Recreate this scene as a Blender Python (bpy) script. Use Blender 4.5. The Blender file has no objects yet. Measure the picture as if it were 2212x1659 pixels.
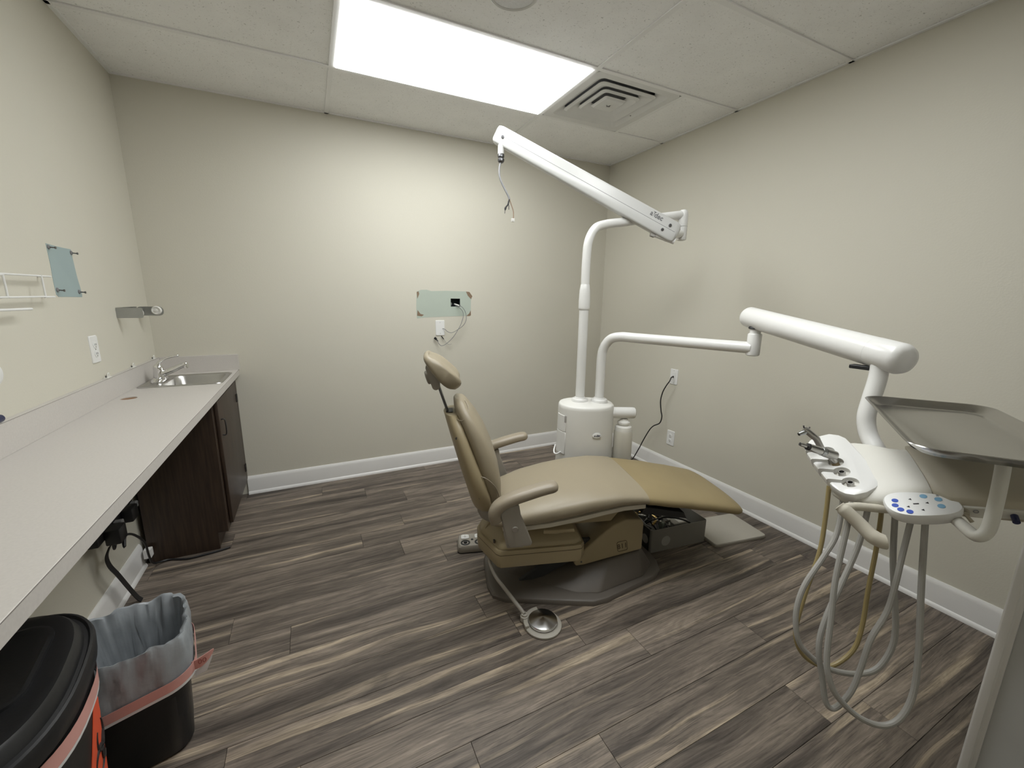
import bpy, bmesh, math, random
from mathutils import Vector, Matrix
R = math.radians
PI = math.pi
random.seed(7)
scene = bpy.context.scene
COL = scene.collection

# ------------------------------------------------------------ room dimensions (metres)
W, D, H = 3.332, 3.170, 2.494        # width (x), back wall (y), ceiling (z)
YF = -0.75                           # front wall behind the camera
XA, Y1, G = 1.0565, 2.560, 0.6096    # ceiling grid origin and module

# ------------------------------------------------------------ camera
cam_d = bpy.data.cameras.new('camera')
cam = bpy.data.objects.new('camera', cam_d)
COL.objects.link(cam)
yaw, pitch, roll, fpx = 0.451966, 0.206693, 0.012698, 889.885
fw = Vector((math.sin(yaw)*math.cos(pitch), math.cos(yaw)*math.cos(pitch), -math.sin(pitch)))
rt = Vector((math.cos(yaw), -math.sin(yaw), 0))
up = rt.cross(fw)
rt2 = rt*math.cos(roll) + up*math.sin(roll)
up2 = up*math.cos(roll) - rt*math.sin(roll)
M = Matrix((rt2, up2, -fw)).transposed().to_4x4()
M.translation = Vector((0.86477, 0.0, 1.35587))
cam.matrix_world = M
cam_d.sensor_fit = 'HORIZONTAL'
cam_d.sensor_width = 36.0
cam_d.lens = fpx/2212*36.0
cam_d.clip_start = 0.01
scene.camera = cam

# ------------------------------------------------------------ world, exposure
world = bpy.data.worlds.new('world')
scene.world = world
world.use_nodes = True
world.node_tree.nodes['Background'].inputs[0].default_value = (0.9, 0.92, 1.0, 1)
world.node_tree.nodes['Background'].inputs[1].default_value = 0.05
vs = scene.view_settings
vs.view_transform = 'Standard'
vs.look = 'None'
vs.exposure = 0.0
vs.gamma = 1.0
vs.use_curve_mapping = False
PANEL_STRENGTH = 11.8                 # the two recessed ceiling panels light the room

# ============================================================ materials
def nt(name):
    m = bpy.data.materials.new(name)
    m.use_nodes = True
    t = m.node_tree
    return m, t, t.nodes['Principled BSDF']

def mat(name, col, rough=0.5, metal=0.0, bump=0.0, bscale=200.0, var=0.0, vscale=6.0, spec=0.5,
        trans=0.0, coat=0.0, emit=None, estr=0.0):
    m, t, p = nt(name)
    p.inputs['Base Color'].default_value = (*col, 1)
    p.inputs['Roughness'].default_value = rough
    p.inputs['Metallic'].default_value = metal
    p.inputs['Specular IOR Level'].default_value = spec
    p.inputs['Transmission Weight'].default_value = trans
    p.inputs['Coat Weight'].default_value = coat
    if emit:
        p.inputs['Emission Color'].default_value = (*emit, 1)
        p.inputs['Emission Strength'].default_value = estr
    tc = t.nodes.new('ShaderNodeTexCoord')
    if var > 0:
        n = t.nodes.new('ShaderNodeTexNoise')
        n.inputs['Scale'].default_value = vscale
        n.inputs['Detail'].default_value = 4
        t.links.new(tc.outputs['Object'], n.inputs['Vector'])
        mx = t.nodes.new('ShaderNodeMix'); mx.data_type = 'RGBA'
        mx.inputs[6].default_value = (*[c*(1-var) for c in col], 1)
        mx.inputs[7].default_value = (*[min(1, c*(1+var)) for c in col], 1)
        t.links.new(n.outputs['Fac'], mx.inputs[0])
        t.links.new(mx.outputs[2], p.inputs['Base Color'])
    if bump > 0:
        n = t.nodes.new('ShaderNodeTexNoise')
        n.inputs['Scale'].default_value = bscale
        n.inputs['Detail'].default_value = 3
        t.links.new(tc.outputs['Object'], n.inputs['Vector'])
        b = t.nodes.new('ShaderNodeBump')
        b.inputs['Strength'].default_value = bump
        b.inputs['Distance'].default_value = 0.002
        t.links.new(n.outputs['Fac'], b.inputs['Height'])
        t.links.new(b.outputs[0], p.inputs['Normal'])
    return m

def mat_wood_floor():
    m, t, p = nt('floor_plank_vinyl')
    N, L = t.nodes.new, t.links.new
    tc = N('ShaderNodeTexCoord'); oi = N('ShaderNodeObjectInfo')
    off = N('ShaderNodeVectorMath'); off.operation = 'MULTIPLY_ADD'
    comb = N('ShaderNodeCombineXYZ')
    for k, s in ((0, 37.0), (1, 91.0), (2, 53.0)):
        mu = N('ShaderNodeMath'); mu.operation = 'MULTIPLY'; mu.inputs[1].default_value = s
        L(oi.outputs['Random'], mu.inputs[0]); L(mu.outputs[0], comb.inputs[k])
    off.inputs[1].default_value = (1, 1, 1)
    L(tc.outputs['Object'], off.inputs[0]); L(comb.outputs[0], off.inputs[2])
    # slow warp that bends the grain
    wn = N('ShaderNodeTexNoise'); wn.inputs['Scale'].default_value = 2.6; wn.inputs['Detail'].default_value = 1
    wm = N('ShaderNodeMapping'); wm.inputs['Scale'].default_value = (0.8, 2.2, 1)
    L(off.outputs[0], wm.inputs[0]); L(wm.outputs[0], wn.inputs['Vector'])
    wsub = N('ShaderNodeMath'); wsub.operation = 'MULTIPLY_ADD'; wsub.inputs[1].default_value = 0.045; wsub.inputs[2].default_value = -0.0225
    L(wn.outputs['Fac'], wsub.inputs[0])
    wc = N('ShaderNodeCombineXYZ'); L(wsub.outputs[0], wc.inputs[1])
    wa = N('ShaderNodeVectorMath'); wa.operation = 'ADD'
    L(off.outputs[0], wa.inputs[0]); L(wc.outputs[0], wa.inputs[1])
    def noise(sx, sy, sc, det, dist=0.0, rough=0.55):
        mp = N('ShaderNodeMapping'); mp.inputs['Scale'].default_value = (sx, sy, 1)
        n = N('ShaderNodeTexNoise'); n.inputs['Scale'].default_value = sc; n.inputs['Detail'].default_value = det
        n.inputs['Distortion'].default_value = dist; n.inputs['Roughness'].default_value = rough
        L(wa.outputs[0], mp.inputs[0]); L(mp.outputs[0], n.inputs['Vector'])
        return n
    broad = noise(0.55, 8.0, 1.7, 6, 0.6, 0.60)
    streak = noise(0.32, 12.0, 1.7, 3, 0.2, 0.45)
    grain = noise(2.4, 95.0, 1.4, 5, 0.5, 0.7)
    brk = noise(1.3, 7.0, 1.5, 2, 0.4)
    swirl = noise(1.6, 9.0, 1.7, 5, 2.6, 0.68)
    r1 = N('ShaderNodeValToRGB')
    e = r1.color_ramp.elements
    e[0].position = 0.33; e[0].color = (0.074, 0.060, 0.050, 1)
    e[1].position = 0.66; e[1].color = (0.270, 0.222, 0.178, 1)
    x = r1.color_ramp.elements.new(0.50); x.color = (0.162, 0.133, 0.109, 1)
    L(broad.outputs['Fac'], r1.inputs[0])
    r2 = N('ShaderNodeValToRGB')
    r2.color_ramp.elements[0].position = 0.585; r2.color_ramp.elements[0].color = (0, 0, 0, 1)
    r2.color_ramp.elements[1].position = 0.645; r2.color_ramp.elements[1].color = (1, 1, 1, 1)
    L(streak.outputs['Fac'], r2.inputs[0])
    bm_ = N('ShaderNodeMapRange'); bm_.inputs[1].default_value = 0.28; bm_.inputs[2].default_value = 0.55
    L(brk.outputs['Fac'], bm_.inputs[0])
    sm = N('ShaderNodeMath'); sm.operation = 'MULTIPLY'
    L(r2.outputs[0], sm.inputs[0]); L(bm_.outputs[0], sm.inputs[1])
    mx = N('ShaderNodeMix'); mx.data_type = 'RGBA'
    L(sm.outputs[0], mx.inputs[0]); L(r1.outputs[0], mx.inputs[6])
    mx.inputs[7].default_value = (0.40, 0.325, 0.24, 1)
    # fine grain
    r3 = N('ShaderNodeMapRange'); r3.inputs[1].default_value = 0.3; r3.inputs[2].default_value = 0.72
    r3.inputs[3].default_value = 0.58; r3.inputs[4].default_value = 1.28
    L(grain.outputs['Fac'], r3.inputs[0])
    # tone of each plank
    r4 = N('ShaderNodeMapRange'); r4.inputs[3].default_value = 0.84; r4.inputs[4].default_value = 1.18
    L(oi.outputs['Random'], r4.inputs[0])
    r5 = N('ShaderNodeMapRange'); r5.inputs[1].default_value = 0.32; r5.inputs[2].default_value = 0.68
    r5.inputs[3].default_value = 0.72; r5.inputs[4].default_value = 1.26
    L(swirl.outputs['Fac'], r5.inputs[0])
    pore = noise(5.0, 170.0, 1.6, 3, 0.3, 0.6)
    r6 = N('ShaderNodeMapRange'); r6.inputs[1].default_value = 0.36; r6.inputs[2].default_value = 0.47
    r6.inputs[3].default_value = 0.62; r6.inputs[4].default_value = 1.0
    L(pore.outputs['Fac'], r6.inputs[0])
    m6 = N('ShaderNodeMath'); m6.operation = 'MULTIPLY'
    L(r3.outputs[0], m6.inputs[0]); L(r6.outputs[0], m6.inputs[1])
    m5 = N('ShaderNodeMath'); m5.operation = 'MULTIPLY'
    L(m6.outputs[0], m5.inputs[0]); L(r5.outputs[0], m5.inputs[1])
    mm = N('ShaderNodeMath'); mm.operation = 'MULTIPLY'
    L(m5.outputs[0], mm.inputs[0]); L(r4.outputs[0], mm.inputs[1])
    sc = N('ShaderNodeVectorMath'); sc.operation = 'SCALE'
    L(mx.outputs[2], sc.inputs[0]); L(mm.outputs[0], sc.inputs[3])
    L(sc.outputs[0], p.inputs['Base Color'])
    p.inputs['Roughness'].default_value = 0.52
    p.inputs['Specular IOR Level'].default_value = 0.35
    b = N('ShaderNodeBump'); b.inputs['Strength'].default_value = 0.12; b.inputs['Distance'].default_value = 0.001
    L(grain.outputs['Fac'], b.inputs['Height']); L(b.outputs[0], p.inputs['Normal'])
    return m

def mat_ceiling_tile():
    m, t, p = nt('mineral_ceiling_tile')
    N, L = t.nodes.new, t.links.new
    tc = N('ShaderNodeTexCoord')
    v = N('ShaderNodeTexNoise'); v.inputs['Scale'].default_value = 120; v.inputs['Detail'].default_value = 2
    v.inputs['Distortion'].default_value = 1.2
    L(tc.outputs['Object'], v.inputs['Vector'])
    n2 = N('ShaderNodeTexNoise'); n2.inputs['Scale'].default_value = 7; n2.inputs['Detail'].default_value = 3
    L(tc.outputs['Object'], n2.inputs['Vector'])
    r = N('ShaderNodeValToRGB')
    r.color_ramp.elements[0].position = 0.285; r.color_ramp.elements[0].color = (0.58, 0.575, 0.56, 1)
    r.color_ramp.elements[1].position = 0.36; r.color_ramp.elements[1].color = (0.93, 0.93, 0.92, 1)
    L(v.outputs['Fac'], r.inputs[0])
    mr = N('ShaderNodeMapRange'); mr.inputs[3].default_value = 0.92; mr.inputs[4].default_value = 1.05
    L(n2.outputs['Fac'], mr.inputs[0])
    sc = N('ShaderNodeVectorMath'); sc.operation = 'SCALE'
    L(r.outputs[0], sc.inputs[0]); L(mr.outputs[0], sc.inputs[3]); L(sc.outputs[0], p.inputs['Base Color'])
    p.inputs['Roughness'].default_value = 0.95
    b = N('ShaderNodeBump'); b.inputs['Strength'].default_value = 0.5; b.inputs['Distance'].default_value = 0.002
    L(v.outputs['Fac'], b.inputs['Height']); L(b.outputs[0], p.inputs['Normal'])
    return m

def mat_dark_wood():
    m, t, p = nt('dark_wood_veneer')
    N, L = t.nodes.new, t.links.new
    tc = N('ShaderNodeTexCoord'); mp = N('ShaderNodeMapping'); mp.inputs['Scale'].default_value = (30, 30, 1.6)
    n = N('ShaderNodeTexNoise'); n.inputs['Scale'].default_value = 3; n.inputs['Detail'].default_value = 4
    L(tc.outputs['Object'], mp.inputs[0]); L(mp.outputs[0], n.inputs['Vector'])
    r = N('ShaderNodeValToRGB')
    r.color_ramp.elements[0].position = 0.3; r.color_ramp.elements[0].color = (0.026, 0.016, 0.011, 1)
    r.color_ramp.elements[1].position = 0.7; r.color_ramp.elements[1].color = (0.055, 0.034, 0.022, 1)
    L(n.outputs['Fac'], r.inputs[0]); L(r.outputs[0], p.inputs['Base Color'])
    p.inputs['Roughness'].default_value = 0.42
    return m

MT = {}
MT['wall'] = mat('beige_wall_paint', (0.628, 0.602, 0.518), 0.6, bump=0.18, bscale=130, var=0.02, vscale=2, spec=0.25)
MT['partition'] = mat('partition_shade_grey', (0.52, 0.525, 0.52), 0.55, bump=0.1, bscale=90, var=0.04)  # white surface in shade; the shade is put into this grey
MT['trim'] = mat('white_trim_paint', (0.80, 0.79, 0.775), 0.35, var=0.03, vscale=9)
MT['floor'] = mat_wood_floor()
MT['subfloor'] = mat('dark_subfloor', (0.03, 0.025, 0.02), 0.9, var=0.1)
MT['tile'] = mat_ceiling_tile()
MT['tbar'] = mat('white_grid_metal', (0.86, 0.86, 0.85), 0.5, var=0.02)
MT['tbar_gap'] = mat('ceiling_void', (0.05, 0.05, 0.05), 0.9, var=0.05)
MT['panel'] = mat('lit_diffuser', (0.9, 0.9, 0.9), 0.6, emit=(0.975, 1.0, 1.0), estr=PANEL_STRENGTH, var=0.01)
MT['vent'] = mat('white_vent_metal', (0.74, 0.74, 0.725), 0.5, var=0.05, vscale=12)
MT['lam'] = mat('speckled_grey_laminate', (0.570, 0.540, 0.508), 0.42, var=0.09, vscale=160, bump=0.03, bscale=300)
MT['lamedge'] = mat('laminate_seam', (0.20, 0.18, 0.165), 0.6, var=0.1)
MT['wood'] = mat_dark_wood()
MT['particle'] = mat('raw_particle_board', (0.27, 0.155, 0.085), 0.8, var=0.2, vscale=120)
MT['steel'] = mat('brushed_stainless', (0.52, 0.51, 0.49), 0.30, 1.0, bump=0.05, bscale=350, var=0.05, vscale=40)
MT['traysteel'] = mat('tray_stainless', (0.40, 0.39, 0.375), 0.20, 1.0, bump=0.02, bscale=250, var=0.06, vscale=25)
MT['chrome'] = mat('polished_chrome', (0.80, 0.80, 0.80), 0.05, 1.0, var=0.01)
MT['spun'] = mat('spun_chrome', (0.82, 0.82, 0.82), 0.16, 1.0, var=0.01)
_p = MT['spun'].node_tree.nodes['Principled BSDF']; _p.inputs['Anisotropic'].default_value = 0.85
_t = MT['spun'].node_tree.nodes.new('ShaderNodeTangent'); _t.direction_type = 'RADIAL'; _t.axis = 'Z'
MT['spun'].node_tree.links.new(_t.outputs[0], _p.inputs['Tangent'])
MT['darkmetal'] = mat('dark_metal', (0.16, 0.16, 0.165), 0.35, 1.0, var=0.08, vscale=30)
MT['galv'] = mat('galvanised_steel', (0.42, 0.43, 0.43), 0.32, 1.0, var=0.12, vscale=22)
MT['white'] = mat('white_enamel', (0.75, 0.745, 0.725), 0.28, var=0.015, vscale=5, coat=0.15)
MT['boomwhite'] = mat('boom_dimmed_enamel', (0.60, 0.60, 0.585), 0.30, var=0.015, vscale=5, coat=0.1)  # the white enamel, colour dimmed against the strong light under the ceiling panel
MT['whiteplastic'] = mat('white_plastic', (0.80, 0.80, 0.785), 0.38, var=0.015)
MT['column'] = mat('offwhite_plastic_shell', (0.70, 0.69, 0.655), 0.42, var=0.02, bump=0.06, bscale=400)
MT['cream'] = mat('aged_cream_plastic', (0.60, 0.56, 0.47), 0.45, var=0.05, vscale=9)
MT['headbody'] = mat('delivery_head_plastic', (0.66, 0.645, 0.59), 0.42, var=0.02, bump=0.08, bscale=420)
MT['headside'] = mat('delivery_head_shade_beige', (0.44, 0.40, 0.315), 0.5, var=0.03, bump=0.06, bscale=300)  # head plastic with the tray's shadow put into the colour; also on knobs
MT['leather'] = mat('taupe_vinyl', (0.312, 0.265, 0.186), 0.42, bump=0.10, bscale=260, var=0.035, vscale=4)
MT['footvinyl'] = mat('yellowed_tan_vinyl', (0.285, 0.222, 0.115), 0.46, bump=0.10, bscale=260, var=0.10, vscale=7)
MT['shell'] = mat('aged_tan_plastic', (0.36, 0.295, 0.180), 0.45, bump=0.05, bscale=300, var=0.06, vscale=5)
MT['armpad'] = mat('taupe_moulded_rubber', (0.30, 0.255, 0.19), 0.38, bump=0.06, bscale=300, var=0.04)
MT['bracket'] = mat('warm_grey_casting', (0.33, 0.305, 0.265), 0.45, bump=0.05, bscale=300, var=0.03)
MT['base'] = mat('brown_grey_base_casting', (0.120, 0.104, 0.088), 0.5, bump=0.08, bscale=220, var=0.06)
MT['black'] = mat('black_plastic', (0.012, 0.012, 0.013), 0.42, var=0.1, bump=0.08, bscale=180)
MT['blackrubber'] = mat('black_rubber', (0.010, 0.010, 0.011), 0.5, var=0.1)
MT['bag'] = mat('grey_translucent_liner', (0.33, 0.355, 0.375), 0.35, bump=0.6, bscale=35, var=0.22, vscale=14)
MT['pink'] = mat('pink_drawstring', (0.66, 0.34, 0.30), 0.5, var=0.10, vscale=20)
MT['whitefilm'] = mat('white_plastic_film', (0.72, 0.71, 0.70), 0.5, var=0.05)
MT['orange'] = mat('orange_red_sticker', (0.78, 0.10, 0.035), 0.5, var=0.04)
MT['ink'] = mat('black_ink', (0.02, 0.018, 0.018), 0.6, var=0.05)
MT['redink'] = mat('dark_red_ink', (0.30, 0.06, 0.05), 0.6, var=0.05)
MT['bluegrey'] = mat('bare_bluegrey_drywall', (0.335, 0.415, 0.415), 0.85, var=0.06, vscale=9, bump=0.1, bscale=90)
MT['greenwall'] = mat('bare_green_drywall', (0.45, 0.505, 0.44), 0.85, var=0.05, vscale=9, bump=0.1, bscale=90)
MT['torn'] = mat('torn_brown_paper', (0.235, 0.165, 0.110), 0.9, var=0.2, vscale=50)
MT['void'] = mat('dark_wall_box', (0.012, 0.016, 0.018), 0.7, var=0.2)
MT['hose'] = mat('grey_tubing', (0.345, 0.335, 0.31), 0.45, var=0.05, vscale=15)
MT['yhose'] = mat('yellowed_tubing', (0.30, 0.235, 0.105), 0.42, var=0.10, vscale=15)
MT['gcable'] = mat('grey_cable', (0.20, 0.20, 0.205), 0.5, var=0.05)
MT['boxgrey'] = mat('grey_painted_metal', (0.215, 0.205, 0.185), 0.45, var=0.05, vscale=12)
MT['boxin'] = mat('dark_box_side', (0.03, 0.03, 0.03), 0.6, var=0.1)
MT['sticker'] = mat('pale_grey_sticker', (0.36, 0.345, 0.325), 0.5, var=0.02)
MT['pad'] = mat('greige_cover_panel', (0.40, 0.375, 0.325), 0.5, var=0.03, bump=0.05, bscale=200)
MT['brass'] = mat('brass', (0.55, 0.40, 0.16), 0.3, 1.0, var=0.1)
MT['blueink'] = mat('royal_blue_print', (0.035, 0.085, 0.45), 0.5, var=0.03)
MT['ltblue'] = mat('light_blue_print', (0.22, 0.42, 0.60), 0.5, var=0.03)
MT['navy'] = mat('navy_plastic', (0.015, 0.02, 0.07), 0.35, var=0.05)
MT['bottle'] = mat('frosted_bottle', (0.82, 0.79, 0.70), 0.35, trans=0.35, var=0.03)
MT['tan'] = mat('tan_coupling', (0.33, 0.25, 0.14), 0.45, var=0.1, vscale=40)
MT['emblem'] = mat('dark_engraving', (0.10, 0.075, 0.045), 0.6, var=0.05)
MT['grille'] = mat('grey_speaker_grille', (0.68, 0.68, 0.68), 0.5, var=0.25, vscale=260)
MT['cap'] = mat('white_nylon', (0.78, 0.77, 0.73), 0.4, var=0.04, vscale=30)
MT['pcb'] = mat('pale_green_fitting', (0.30, 0.35, 0.30), 0.5, var=0.1)

# ============================================================ mesh helpers
def box(bm, x0, x1, y0, y1, z0, z1):
    v = [bm.verts.new((x, y, z)) for z in (z0, z1) for y in (y0, y1) for x in (x0, x1)]
    for f in ((0, 2, 3, 1), (4, 5, 7, 6), (0, 1, 5, 4), (2, 6, 7, 3), (0, 4, 6, 2), (1, 3, 7, 5)):
        bm.faces.new([v[i] for i in f])
    return v

def bev(bm, w, seg=2, ang=30):
    bm.normal_update()
    ed = [e for e in bm.edges if len(e.link_faces) == 2 and e.calc_face_angle(0) > R(ang)]
    if ed:
        bmesh.ops.bevel(bm, geom=ed, offset=w, segments=seg, profile=0.5, affect='EDGES', clamp_overlap=True)
    return bm

def loft(bm, rings, cap0=True, cap1=True, closed=True):
    vs_ = [[bm.verts.new(p) for p in r] for r in rings]
    n = len(vs_[0])
    for a, b in zip(vs_[:-1], vs_[1:]):
        for i in range(n if closed else n-1):
            j = (i+1) % n
            bm.faces.new((a[i], a[j], b[j], b[i]))
    if cap0: bm.faces.new(list(reversed(vs_[0])))
    if cap1: bm.faces.new(vs_[-1])
    return vs_

def prism(bm, pts, f0, f1):
    """pts: 2D outline; f0/f1 map a 2D point to 3D at either end"""
    return loft(bm, [[f0(*p) for p in pts], [f1(*p) for p in pts]])

def smooth_path(pts, n=6):
    P = [Vector(p) for p in pts]
    if len(P) < 3: return P
    out = []
    for i in range(len(P)-1):
        p0 = P[max(i-1, 0)]; p1 = P[i]; p2 = P[i+1]; p3 = P[min(i+2, len(P)-1)]
        for k in range(n):
            t = k/n
            out.append(0.5*((2*p1) + (p2-p0)*t + (2*p0-5*p1+4*p2-p3)*t*t + (3*p1-p0-3*p2+p3)*t**3))
    out.append(P[-1])
    return out

def tube(bm, pts, r, seg=12, caps=True, sx=1.0, ref=None):
    """sweep a circle along pts; r number or list; sx squashes the second axis"""
    P = [Vector(p) for p in pts]
    n = len(P)
    rr = r if isinstance(r, (list, tuple)) else [r]*n
    tg = []
    for i in range(n):
        a = P[min(i+1, n-1)] - P[max(i-1, 0)]
        tg.append(a.normalized() if a.length > 1e-9 else Vector((0, 0, 1)))
    u = Vector(ref) if ref else (Vector((0, 0, 1)) if abs(tg[0].z) < 0.9 else Vector((1, 0, 0)))
    u = (u - tg[0]*u.dot(tg[0])).normalized()
    rings = []
    for i in range(n):
        u = (u - tg[i]*u.dot(tg[i])).normalized()
        v = tg[i].cross(u)
        rings.append([P[i] + u*(math.cos(2*PI*k/seg)*rr[i]) + v*(math.sin(2*PI*k/seg)*rr[i]*sx) for k in range(seg)])
    return loft(bm, rings, caps, caps)

def cyl(bm, a, b, r, seg=20, r2=None):
    return tube(bm, [a, b], [r, r if r2 is None else r2], seg)

def lathe(bm, prof, c=(0, 0, 0), seg=28, axis=(0, 0, 1), sx=1.0, sy=1.0):
    q = Vector((0, 0, 1)).rotation_difference(Vector(axis).normalized())
    c = Vector(c)
    rings = [[c + q @ Vector((max(r, 1e-5)*math.cos(2*PI*k/seg)*sx, max(r, 1e-5)*math.sin(2*PI*k/seg)*sy, z)) for k in range(seg)] for r, z in prof]
    return loft(bm, rings)

def rr(w, h, r, n=5, cx=0, cy=0):
    """rounded rectangle outline"""
    out = []
    for (sx, sy, a0) in ((1, 1, 0), (-1, 1, 90), (-1, -1, 180), (1, -1, 270)):
        for k in range(n+1):
            a = R(a0 + 90*k/n)
            out.append((cx + sx*(w/2-r) + r*math.cos(a), cy + sy*(h/2-r) + r*math.sin(a)))
    return out

def sellipse(a, b, n=3.0, seg=32):
    out = []
    for k in range(seg):
        c, s = math.cos(2*PI*k/seg), math.sin(2*PI*k/seg)
        out.append((a*math.copysign(abs(c)**(2/n), c), b*math.copysign(abs(s)**(2/n), s)))
    return out

def obj(name, bm, m, parent=None, smooth=35, label=None):
    me = bpy.data.meshes.new(name)
    if isinstance(bm, bmesh.types.BMesh):
        bmesh.ops.recalc_face_normals(bm, faces=bm.faces[:])
        bm.to_mesh(me); bm.free()
    else:
        bpy.data.meshes.remove(me); me = bm; me.name = name
    if smooth:
        me.polygons.foreach_set('use_smooth', [True]*len(me.polygons))
        me.set_sharp_from_angle(angle=R(smooth))
    me.materials.clear()
    me.materials.append(MT[m] if isinstance(m, str) else m)
    o = bpy.data.objects.new(name, me)
    COL.objects.link(o)
    if parent: o.parent = parent
    if label: o['label'] = label
    return o

def thing(name, label, cat, loc=(0, 0, 0), rotz=0.0, group=None):
    o = bpy.data.objects.new(name, None)
    o.empty_display_size = 0.05
    COL.objects.link(o)
    o.location = loc; o.rotation_euler = (0, 0, rotz)
    o['label'] = label; o['category'] = cat
    if group: o['group'] = group
    return o

def tag(o, label, cat, group=None):
    o['label'] = label; o['category'] = cat
    if group: o['group'] = group
    return o

def struct(o, label=None, cat=None):
    o['kind'] = 'structure'
    if label: o['label'] = label
    if cat: o['category'] = cat
    return o

def mk(name, m, parent, fn, bevel=0.0, bseg=2, smooth=35, ang=30, label=None):
    bm = bmesh.new(); fn(bm)
    if bevel: bev(bm, bevel, bseg, ang)
    return obj(name, bm, m, parent, smooth, label)

def boolean(o, cutters):
    for c in cutters:
        md = o.modifiers.new('cut', 'BOOLEAN'); md.object = c; md.operation = 'DIFFERENCE'; md.solver = 'EXACT'
    dg = bpy.context.evaluated_depsgraph_get(); dg.update()
    me = bpy.data.meshes.new_from_object(o.evaluated_get(dg))
    o.modifiers.clear()
    old = o.data; o.data = me; bpy.data.meshes.remove(old)
    for c in cutters:
        cm = c.data; bpy.data.objects.remove(c); bpy.data.meshes.remove(cm)
    me.polygons.foreach_set('use_smooth', [True]*len(me.polygons))
    me.set_sharp_from_angle(angle=R(30))

def text(name, s, size, m, parent, mw, ext=0.0003, shear=0.0, bold=0.0, align='CENTER'):
    cu = bpy.data.curves.new(name, 'FONT')
    cu.body = s; cu.size = size; cu.extrude = ext; cu.shear = shear; cu.offset = bold
    cu.align_x = align; cu.align_y = 'CENTER'; cu.resolution_u = 3
    t = bpy.data.objects.new(name, cu); COL.objects.link(t)
    dg = bpy.context.evaluated_depsgraph_get(); dg.update()
    me = bpy.data.meshes.new_from_object(t.evaluated_get(dg))
    bpy.data.objects.remove(t); bpy.data.curves.remove(cu)
    me.transform(mw)
    return obj(name, me, m, parent, 0)

def frame(o, ex, ey, ez=None):
    ex = Vector(ex).normalized(); ey = Vector(ey); ey = (ey - ex*ex.dot(ey)).normalized()
    ez = ex.cross(ey)
    m = Matrix((ex, ey, ez)).transposed().to_4x4(); m.translation = Vector(o)
    return m

def V(*a): return Vector(a)

# ============================================================ SETTING: floor
floor = struct(mk('floor', 'subfloor', None, lambda b: box(b, 0, W, YF, D, -0.06, -0.006), smooth=0),
               'dark wood-look plank floor', 'floor')
ends = {13: .842, 12: 1.116, 11: 1.36, 10: 1.595, 8: 1.028, 7: 1.22, 6: 1.413, 5: .47, 4: .69, 3: 1.449, 2: .32, 1: .533,
        0: 1.956, -1: 1.211, -2: 1.587, -3: 2.303}
PW, PLN, Y0 = 0.15, 1.2215, 1.124   # plank width, length, one seam
gap = 0.0006
row = -13
while Y0 + (row-1)*PW < D:
    ya, yb = Y0 + (row-1)*PW, Y0 + row*PW
    ya, yb = max(ya, YF), min(yb, D)
    if yb - ya > 0.004:
        e = ends.get(row, random.uniform(0, PLN)) % PLN
        xs = [e - PLN + k*PLN for k in range(0, 5)]
        for a in xs:
            b_ = a + PLN
            xa, xb = max(a, 0), min(b_, W)
            if xb - xa < 0.02: continue
            bm = bmesh.new()
            box(bm, xa+gap-xa, xb-gap-xa, ya+gap-ya, yb-gap-ya, -0.006, 0.0)
            bev(bm, 0.0007, 1)
            p = obj('plank', bm, 'floor', floor, 0)
            p.location = (xa, ya, 0)
    row += 1

# ------------------------------------------------------------ walls
def wall_back(b):
    hx0, hx1, hz0, hz1 = 1.861, 1.938, 1.281, 1.343
    box(b, -0.1, hx0, D, D+0.1, 0, H+0.1); box(b, hx1, W+0.1, D, D+0.1, 0, H+0.1)
    box(b, hx0, hx1, D, D+0.1, 0, hz0); box(b, hx0, hx1, D, D+0.1, hz1, H+0.1)
struct(mk('wall_back', 'wall', None, wall_back, smooth=0), 'beige painted back wall', 'wall')
struct(mk('wall_left', 'wall', None, lambda b: box(b, -0.1, 0, YF, D, 0, H+0.1), smooth=0), 'beige painted wall above the counter', 'wall')
struct(mk('wall_right', 'wall', None, lambda b: box(b, W, W+0.1, YF, D, 0, H+0.1), smooth=0), 'beige painted wall behind the delivery arm', 'wall')
struct(mk('wall_front', 'wall', None, lambda b: box(b, -0.1, W+0.1, YF-0.1, YF, 0, H+0.1), smooth=0), 'beige wall behind the camera', 'wall')
struct(mk('wall_near', 'partition', None, lambda b: box(b, 2.487, 2.60, YF, 0.262, 0, H), smooth=0), 'partition end at the right edge, shade put into its grey', 'wall')
def near_trim(b):
    pts = [(2.481, .2545), (2.481, .2634), (2.473, .2655), (2.473, .2812), (2.477, .2853), (2.616, .2853), (2.616, .262), (2.487, .262), (2.487, .2545)]
    prism(b, pts, lambda x, y: (x, y, 0), lambda x, y: (x, y, H))
struct(mk('trim_1', 'trim', None, near_trim, 0.0012, 2), 'white corner casing on the shade-toned partition', 'trim')

def skirting(name, p0, p1, inward, lab):
    """profile swept from p0 to p1; inward = unit vector into the room"""
    hb = 0.128
    prof = [(0, 0), (.022, 0), (.022, .006), (.018, .016), (.013, .021), (.0125, .105), (.010, .117), (.006, .124), (.004, hb), (0, hb)]
    a, b_, n = Vector((*p0, 0)), Vector((*p1, 0)), Vector((*inward, 0))
    bm = bmesh.new()
    loft(bm, [[a + n*d + Vector((0, 0, z)) for d, z in prof], [b_ + n*d + Vector((0, 0, z)) for d, z in prof]])
    return struct(obj(name, bm, 'trim', None, 25), lab, 'baseboard')
skirting('baseboard_back', (0.385, D), (W, D), (0, -1), 'white baseboard along the back wall')
skirting('baseboard_right', (W, D-0.022), (W, YF), (-1, 0), 'white baseboard along the right wall')
skirting('baseboard_left', (0, YF), (0, 2.47), (1, 0), 'white baseboard under the counter')

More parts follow.
